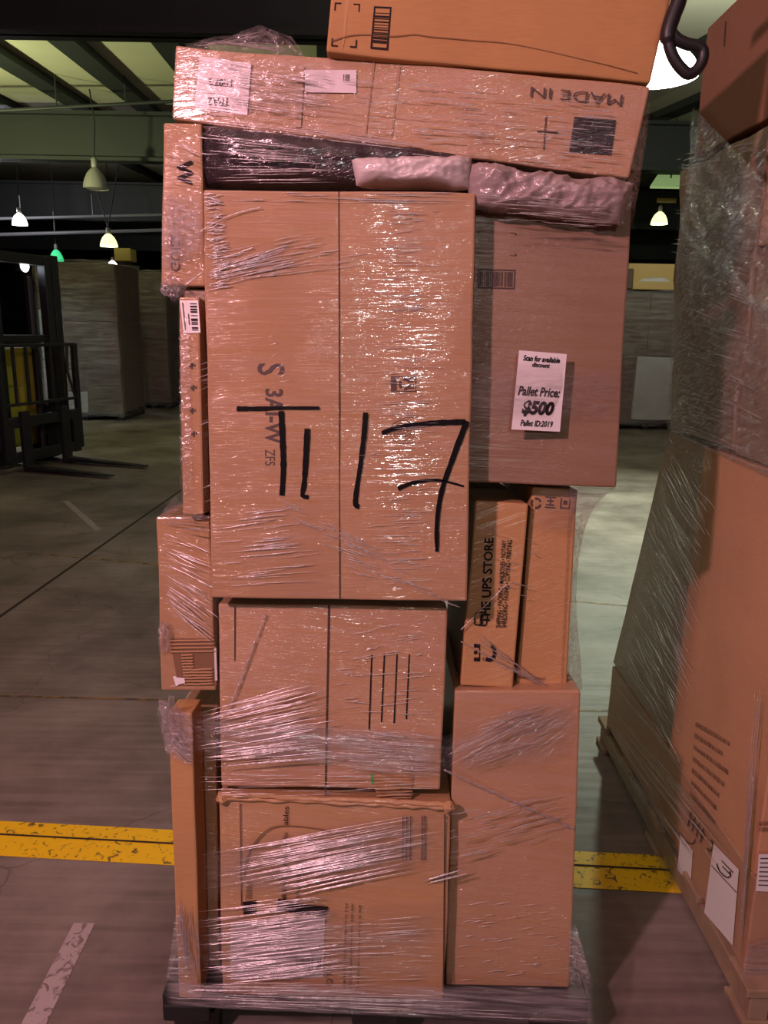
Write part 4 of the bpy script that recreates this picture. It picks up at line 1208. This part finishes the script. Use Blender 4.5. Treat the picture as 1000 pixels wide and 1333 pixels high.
stroke([(921, 1104), (925, 1108), (928, 1100), (926, 1093)], 1.8, X0, M_INK2, ra, 'print_mark')
for k in range(7):
    a = (906 - k * 1.2, 938 + k * 15); b = (952 - k * 3.5, 965 + k * 17)
    greek([a, b, (b[0] - .8, b[1] + 9), (a[0] - .8, a[1] + 9)], X0, M_INK2, rb, 1, k + 20)
# front face label
panel('shipping_label', [(988, 1112), (1040, 1112), (1036, 1162), (984, 1160)], lambda x, y: on_y(x, y, 1.475 - .004), M_PAPER, ra, 'white paper label on the end')
rects('print_line', [(988, 1112), (1040, 1112), (1036, 1162), (984, 1160)], [(.05, .1 + .12 * k, .5, .13 + .12 * k) for k in range(7)], lambda x, y: on_y(x, y, 1.475 - .0055), M_INK2, ra)
greek([(988, 1068), (1030, 1068), (1030, 1084), (988, 1084)], lambda x, y: on_y(x, y, 1.49 - .003), M_INK2, rb, 2, 33)
rects('tape', [(944, 27), (948, 27), (946, 60), (942, 60)], [(0, 0, .3, 1)], lambda x, y: on_x(x, y, XR + .0005), M_SEAM, rf)

wrapR = empty('stretch_wrap', (XR, 2.0, 0.11))
tag(wrapR, 'greenish clear stretch film around the load at the right edge', 'plastic wrap')
def xs(x, y, dep): return on_x(x, y, XR - dep)
sheet([(868, 560), (935, 560), (884, 985), (780, 962)], [0.006] * 4, M_FILM_SIDE, 26, 50, 0.005, 30, parent=wrapR, pf=xs, name='film_sheet')
sheet([(780, 960), (850, 984), (964, 1111), (960, 1245)][:0] or [(781, 962), (850, 985), (905, 1200), (876, 1190)], [0.006, 0.008, 0.006, 0.006], M_FILM_SIDE, 20, 30, 0.002, 30, parent=wrapR, pf=xs)
# lumpy upper film
def lumps(quad, n, m, amp, seed, dep0=0.006):
    vs, fs = [], []
    for j in range(m + 1):
        for i in range(n + 1):
            u, v = i / n, j / m
            x, y = quad_uv(quad, u, v)
            q = noise.noise(Vector((x * .022, y * .016, seed))) + .6 * noise.noise(Vector((x * .07, y * .05, seed)))
            vs.append(on_x(x + q * 4 * (1 - u), y, XR - dep0 - amp * (0.5 + .5 * q)))
    for j in range(m):
        for i in range(n):
            a = j * (n + 1) + i; fs.append([a, a + n + 1, a + n + 2, a + 1])
    return link('crumpled_film', vs, fs, M_FILM_SIDE2, wrapR, smooth=True)
M_FILM_SIDE2 = film('crumpled_side_film', 0.10, 0.60, 0.11, 20, axis=0, along=30, across=110, bumpd=0.006, gloss=0.75)
lumps([(904, 140), (1000, 240), (1000, 420), (884, 300)], 34, 34, 0.03, 4)
lumps([(884, 285), (1000, 400), (1000, 620), (868, 560)], 30, 40, 0.012, 9)
SR = MB()
def sx(A, B, n, **k): strands(A, B, n, 0.014, target=SR, pf=xs, **k)
sx(((872, 300), (868, 560)), ((990, 330), (1000, 600)), 150, frag=(.06, .4), sk=0.05)
sx(((880, 200), (874, 330)), ((1000, 180), (1000, 360)), 190, frag=(.05, .3), rmax=.0014)
sx(((866, 560), (800, 900)), ((935, 640), (890, 1000)), 170, frag=(.08, .5), sk=.1)
sx(((782, 958), (800, 920)), ((900, 1140), (960, 1110)), 60, frag=(.1, .5))
sx(((858, 700), (830, 860)), ((900, 820), (880, 960)), 60, frag=(.1, .4), rmax=.0016)
sx(((984, 880), (992, 900)), ((958, 1240), (964, 1250)), 26, frag=(.1, .5), rmax=.0018)
SR.build('film_ridges', M_STRAND, wrapR, smooth=True).o['kind'] = 'stuff'
# film gathered over the pallet end at the front
vs, fs = [], []
for j in range(9):
    for i in range(25):
        u, v = i / 24, j / 8
        p = Vector((XR - 0.004 + 0.5 * u, 1.462 - 0.006 * v, 0.20 - 0.12 * v - .015 * u))
        p += noise.noise_vector(p * 26) * 0.012
        vs.append(p)
for j in range(8):
    for i in range(24):
        a = j * 25 + i; fs.append([a, a + 25, a + 26, a + 1])
link('film_skirt', vs, fs, M_FILM_MILK, wrapR, smooth=True)

# ================================================================== FAR LOADS
def far_load(name, label, x0, x1, y0, y1, z1, cells, mat, capm=None, film_m=None, pal_h=0.12, seed=1):
    t = empty(name, ((x0 + x1) / 2, (y0 + y1) / 2, 0))
    tag(t, label, 'wrapped pallet')
    p = MB()
    for k in range(4):
        p.box((x0 + x1) / 2, y0 + 0.06 + k * (y1 - y0 - .12) / 3, pal_h - .012, x1 - x0, .12, .024)
    for x in (x0 + .05, (x0 + x1) / 2, x1 - .05):
        p.box(x, (y0 + y1) / 2, (pal_h - .024) / 2, .09, y1 - y0, pal_h - .024)
    p.build('pallet', M_STEEL if capm is None else capm, t)
    for (a, b, c, d, mm) in cells:                # fractions of width and height
        cx0, cx1 = x0 + (x1 - x0) * a, x0 + (x1 - x0) * b
        cz0, cz1 = pal_h + (z1 - pal_h) * c, pal_h + (z1 - pal_h) * d
        vs, fs = hexa([(cx0, y0 + .01, cz1), (cx1, y0 + .01, cz1), (cx1, y0 + .01, cz0), (cx0, y0 + .01, cz0), (cx0, y1, cz1), (cx1, y1, cz1), (cx1, y1, cz0), (cx0, y1, cz0)], 5, .012, 4, seed + a * 9 + c * 5)
        bevel(link('carton', vs, fs, mm, t), 0.01)
    fm = film_m or M_FARFILM
    vs, fs = [], []
    n, m = 40, 26
    per = [(x0 - .02, y0 - .02), (x1 + .02, y0 - .02), (x1 + .02, y1 + .02), (x0 - .02, y1 + .02)]
    for j in range(m + 1):
        for i in range(n):
            s_ = 4 * i / n; k = int(s_); f_ = s_ - k
            a, b = per[k], per[(k + 1) % 4]
            p = Vector((a[0] + (b[0] - a[0]) * f_, a[1] + (b[1] - a[1]) * f_, pal_h * .5 + (z1 + .04 - pal_h * .5) * j / m))
            if j == m: p.z += .05 * noise.noise(p * 6)
            p += noise.noise_vector(Vector((p.x * 3, p.y * 3, p.z * 6 + seed))) * 0.025
            vs.append(p)
    for j in range(m):
        for i in range(n):
            i2 = (i + 1) % n
            fs.append([j * n + i, j * n + i2, (j + 1) * n + i2, (j + 1) * n + i])
    link('film_cover', vs, fs, fm, t, smooth=True)
    return t
M_FARFILM = film('far_film', 0.08, 0.35, 0.25, 0, along=3, across=24, bumpd=0.02)
M_FARWHITE = simple('far_white_panel_glint', (0.55, 0.57, 0.60), 0.6)
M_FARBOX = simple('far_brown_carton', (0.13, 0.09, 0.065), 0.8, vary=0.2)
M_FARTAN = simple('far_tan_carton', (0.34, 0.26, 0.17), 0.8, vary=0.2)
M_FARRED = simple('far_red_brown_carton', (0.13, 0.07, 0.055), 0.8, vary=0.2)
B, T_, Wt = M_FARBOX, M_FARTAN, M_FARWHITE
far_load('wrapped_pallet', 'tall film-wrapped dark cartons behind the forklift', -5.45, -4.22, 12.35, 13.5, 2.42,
         [(0, .30, .70, .99, B), (.305, 1, .62, 1.0, B), (0, .30, .36, .695, Wt), (.305, 1, .30, .615, B), (0, .22, 0, .355, Wt), (.225, .42, .15, .295, T_), (.225, .55, 0, .145, Wt), (.555, 1, 0, .295, B), (.425, .55, .15, .295, B)], None, seed=2)  # white cells at left stand in for pale reflections on the film
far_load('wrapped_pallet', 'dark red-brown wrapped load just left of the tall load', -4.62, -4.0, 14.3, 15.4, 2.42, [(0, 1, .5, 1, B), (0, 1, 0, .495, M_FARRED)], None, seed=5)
far_load('wrapped_pallet', 'pale film-wrapped load peeking out at the left edge of the tall load', -4.05, -3.2, 16.2, 17.2, 2.3, [(0, 1, .5, 1, T_), (0, 1, 0, .495, T_)], None, seed=7, film_m=M_FILM_MILK)
c = on_y(163, 349, 12.9)
tag(bevel(MB().box(c.x, 12.95, 2.478 + .11, 0.26, 0.3, 0.19).build('shipping_carton', simple('yellow_carton', (0.55, 0.46, 0.13), 0.7), base=(c.x, 12.95, 2.48)), .006), 'small yellow carton on top of the far wrapped load', 'cardboard box')
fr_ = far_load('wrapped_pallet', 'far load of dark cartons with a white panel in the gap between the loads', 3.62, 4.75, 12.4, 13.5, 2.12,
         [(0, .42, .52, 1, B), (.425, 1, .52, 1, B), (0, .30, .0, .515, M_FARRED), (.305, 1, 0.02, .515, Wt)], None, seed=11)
tag(bevel(MB().box(3.70, 12.6, 2.175 + .16, 0.22, 0.25, 0.30).build('shipping_carton', M_FARBOX, base=(3.70, 12.6, 2.175)), .006), 'small dark carton left of the open carton on the far load', 'cardboard box')
# open tan carton with a white paper heap
oc = empty('open_carton', (4.25, 12.8, 2.175)); tag(oc, 'open tan carton with white paper on top of the far right load', 'cardboard box')
ob = MB(); ob.box(4.25, 12.6, 2.175 + .07, .80, .02, .12).box(4.25, 13.0, 2.175 + .22, .74, .02, .42).box(3.86, 12.8, 2.175 + .15, .02, .4, .28).box(4.64, 12.8, 2.175 + .15, .02, .4, .28).box(4.25, 12.8, 2.19, .8, .4, .02)
bevel(ob.build('carton_body', simple('bright_tan_board', (0.62, 0.44, 0.17), 0.7), oc), .004)
vs, fs = lathe([(0.36, 0), (0.33, .06), (0.2, .13), (0.001, .17)], 20, 4.25, 12.8)
vs = [Vector((4.25 + (v.x - 4.25) * 1.0, 12.8 + (v.y - 12.8) * .5, 2.21 + v.z * 1.1)) + noise.noise_vector(v * 9) * .03 for v in vs]
link('paper', vs, fs, M_PAPER, oc, 'white paper')

# ================================================================== FORKLIFT (side-on at the left edge, forks towards the tall load)
fk = empty('forklift', (-3.62, 8.2, 0))
tag(fk, 'dark forklift with raised mast and load guard at left edge', 'forklift')
fx = Vector((0.957, -0.29, 0)); fy = Vector((0.29, 0.957, 0)); fo = Vector((-3.62, 8.2, 0))
def FL(p): return fo + fx * p.x + fy * p.y + Vector((0, 0, p.z))
def fpart(name, mb, mat, par=None, label=None, bv=0.006, smooth=False):
    t = mb.xf(FL).build(name, mat, par or fk, label, smooth=smooth)
    if bv: bevel(t, bv)
    return t
for s in (-1, 1):
    m = MB(); y = s * .30
    m.add(([Vector(v) for v in ((0, y - .06, .02), (1.0, y - .04, .02), (1.0, y + .04, .02), (0, y + .06, .02), (0, y - .06, .065), (1.0, y - .04, .032), (1.0, y + .04, .032), (0, y + .06, .065))], [[0, 3, 2, 1], [4, 5, 6, 7], [0, 1, 5, 4], [1, 2, 6, 5], [2, 3, 7, 6], [3, 0, 4, 7]]))
    m.box(-.02, y, .32, .05, .12, .62)
    fpart('fork', m, M_STEEL)
    fpart('outer_mast_rail', MB().box(-.22, s * .50, 1.15, .14, .10, 2.15), M_STEEL)
    fpart('inner_mast_rail', MB().box(-.20, s * .385, 1.15, .10, .10, 2.10), M_STEEL)
    fpart('lift_cylinder', MB().add(tube([(-.30, s * .26, .1), (-.30, s * .26, 2.0)], .04, 12)), M_CHROME if s < 0 else M_STEEL, bv=0, smooth=False)
cg = MB()
for z in (.16, .52): cg.box(-.05, 0, z, .05, 1.08, .11)
cg.box(-.05, .5, .33, .06, .10, .46).box(-.05, -.5, .33, .06, .10, .46)
fpart('carriage', cg, M_STEEL)
lb = MB()
lb.box(-.04, 0, 1.29, .035, 1.16, .035).box(-.04, 0, .70, .03, 1.12, .03)
for y in (-.56, .56): lb.box(-.04, y, .72, .05, .06, 1.16)
for y in (-.36, -.18, 0, .18, .36): lb.box(-.04, y, 1.0, .025, .028, .58)
lb.add(tube([(-.04, .45, 1.28), (-.06, .45, 1.0), (-.04, .49, .82), (-.04, .53, .7)], .016, 8))
fpart('load_backrest', lb, M_STEEL, bv=.004)
fpart('mast_crossbar', MB().box(-.22, 0, 2.16, .12, 1.1, .10), M_STEEL)
fpart('mast_crossbar', MB().box(-.24, 0, 1.35, .08, 1.06, .08), M_STEEL)
bd = MB(); bd.box(-1.25, 0, .52, 1.7, .92, .66).box(-1.75, 0, .98, .75, .88, .36)
fpart('body', bd, M_YELLOW, bv=.03)
fpart('cowl', MB().box(-.52, 0, 1.0, .16, .86, .5), M_YELLOW, bv=.02)
for s in (-1, 1):
    fpart('guard_post', MB().box(-.45, s * .42, 1.60, .07, .07, 1.15), M_STEEL)
    fpart('guard_post', MB().box(-1.65, s * .42, 1.62, .07, .07, 1.10), M_STEEL)
    hl = fpart('headlight', MB().add(tube([(-.40, s * .22, 2.10), (-.31, s * .22, 2.10)], [.05, .07], 14)), M_STEEL, bv=0)
    link('lens', [FL(Vector((-.305, s * .22 + .062 * math.cos(a * math.pi / 8), 2.10 + .062 * math.sin(a * math.pi / 8)))) for a in range(16)], [list(range(16))], shade_mat('headlight_glow', (.9, .9, 1), (.85, .92, 1.0), 14), hl)
    for x, r in ((-.45, .32), (-1.8, .26)):
        vs, fs = [], []
        prof = [(.12, -.09), (r - .03, -.10), (r, -.07), (r, .07), (r - .03, .10), (.12, .09)]
        lv, lf = lathe(prof, 24)
        m = MB().add(([Vector((x + v.x, s * .46 + v.z, r + v.y)) for v in lv], lf))
        w_ = fpart('wheel', m, M_RUBBER, bv=0)
        hub = MB().add(([Vector((x + v.x, s * .46 + v.z, r + v.y)) for v in lathe([(0.001, -.07), (.13, -.08), (.13, .08), (0.001, .07)], 16)[0]], lathe([(0.001, -.07), (.13, -.08), (.13, .08), (0.001, .07)], 16)[1]))
        fpart('wheel_hub', hub, M_YELLOW, w_, bv=0)
gr = MB()
for k in range(6): gr.box(-.5 - k * .22, 0, 2.2, .05, .9, .04)
for s in (-1, 1): gr.box(-1.05, s * .43, 2.2, 1.25, .06, .06)
fpart('overhead_guard', gr, M_STEEL)
fpart('seat', MB().box(-1.35, 0, 1.2, .45, .5, .1).box(-1.58, 0, 1.45, .1, .48, .45), M_BLACK, bv=.03)
sw_ = []
fpart('steering_wheel', MB().add(tube([Vector((-.82 + .05 * math.cos(a * math.pi / 10), .17 * math.sin(a * math.pi / 10), 1.36 + .16 * math.cos(a * math.pi / 10))) for a in range(20)], .016, 8, True)), M_BLACK, bv=0)
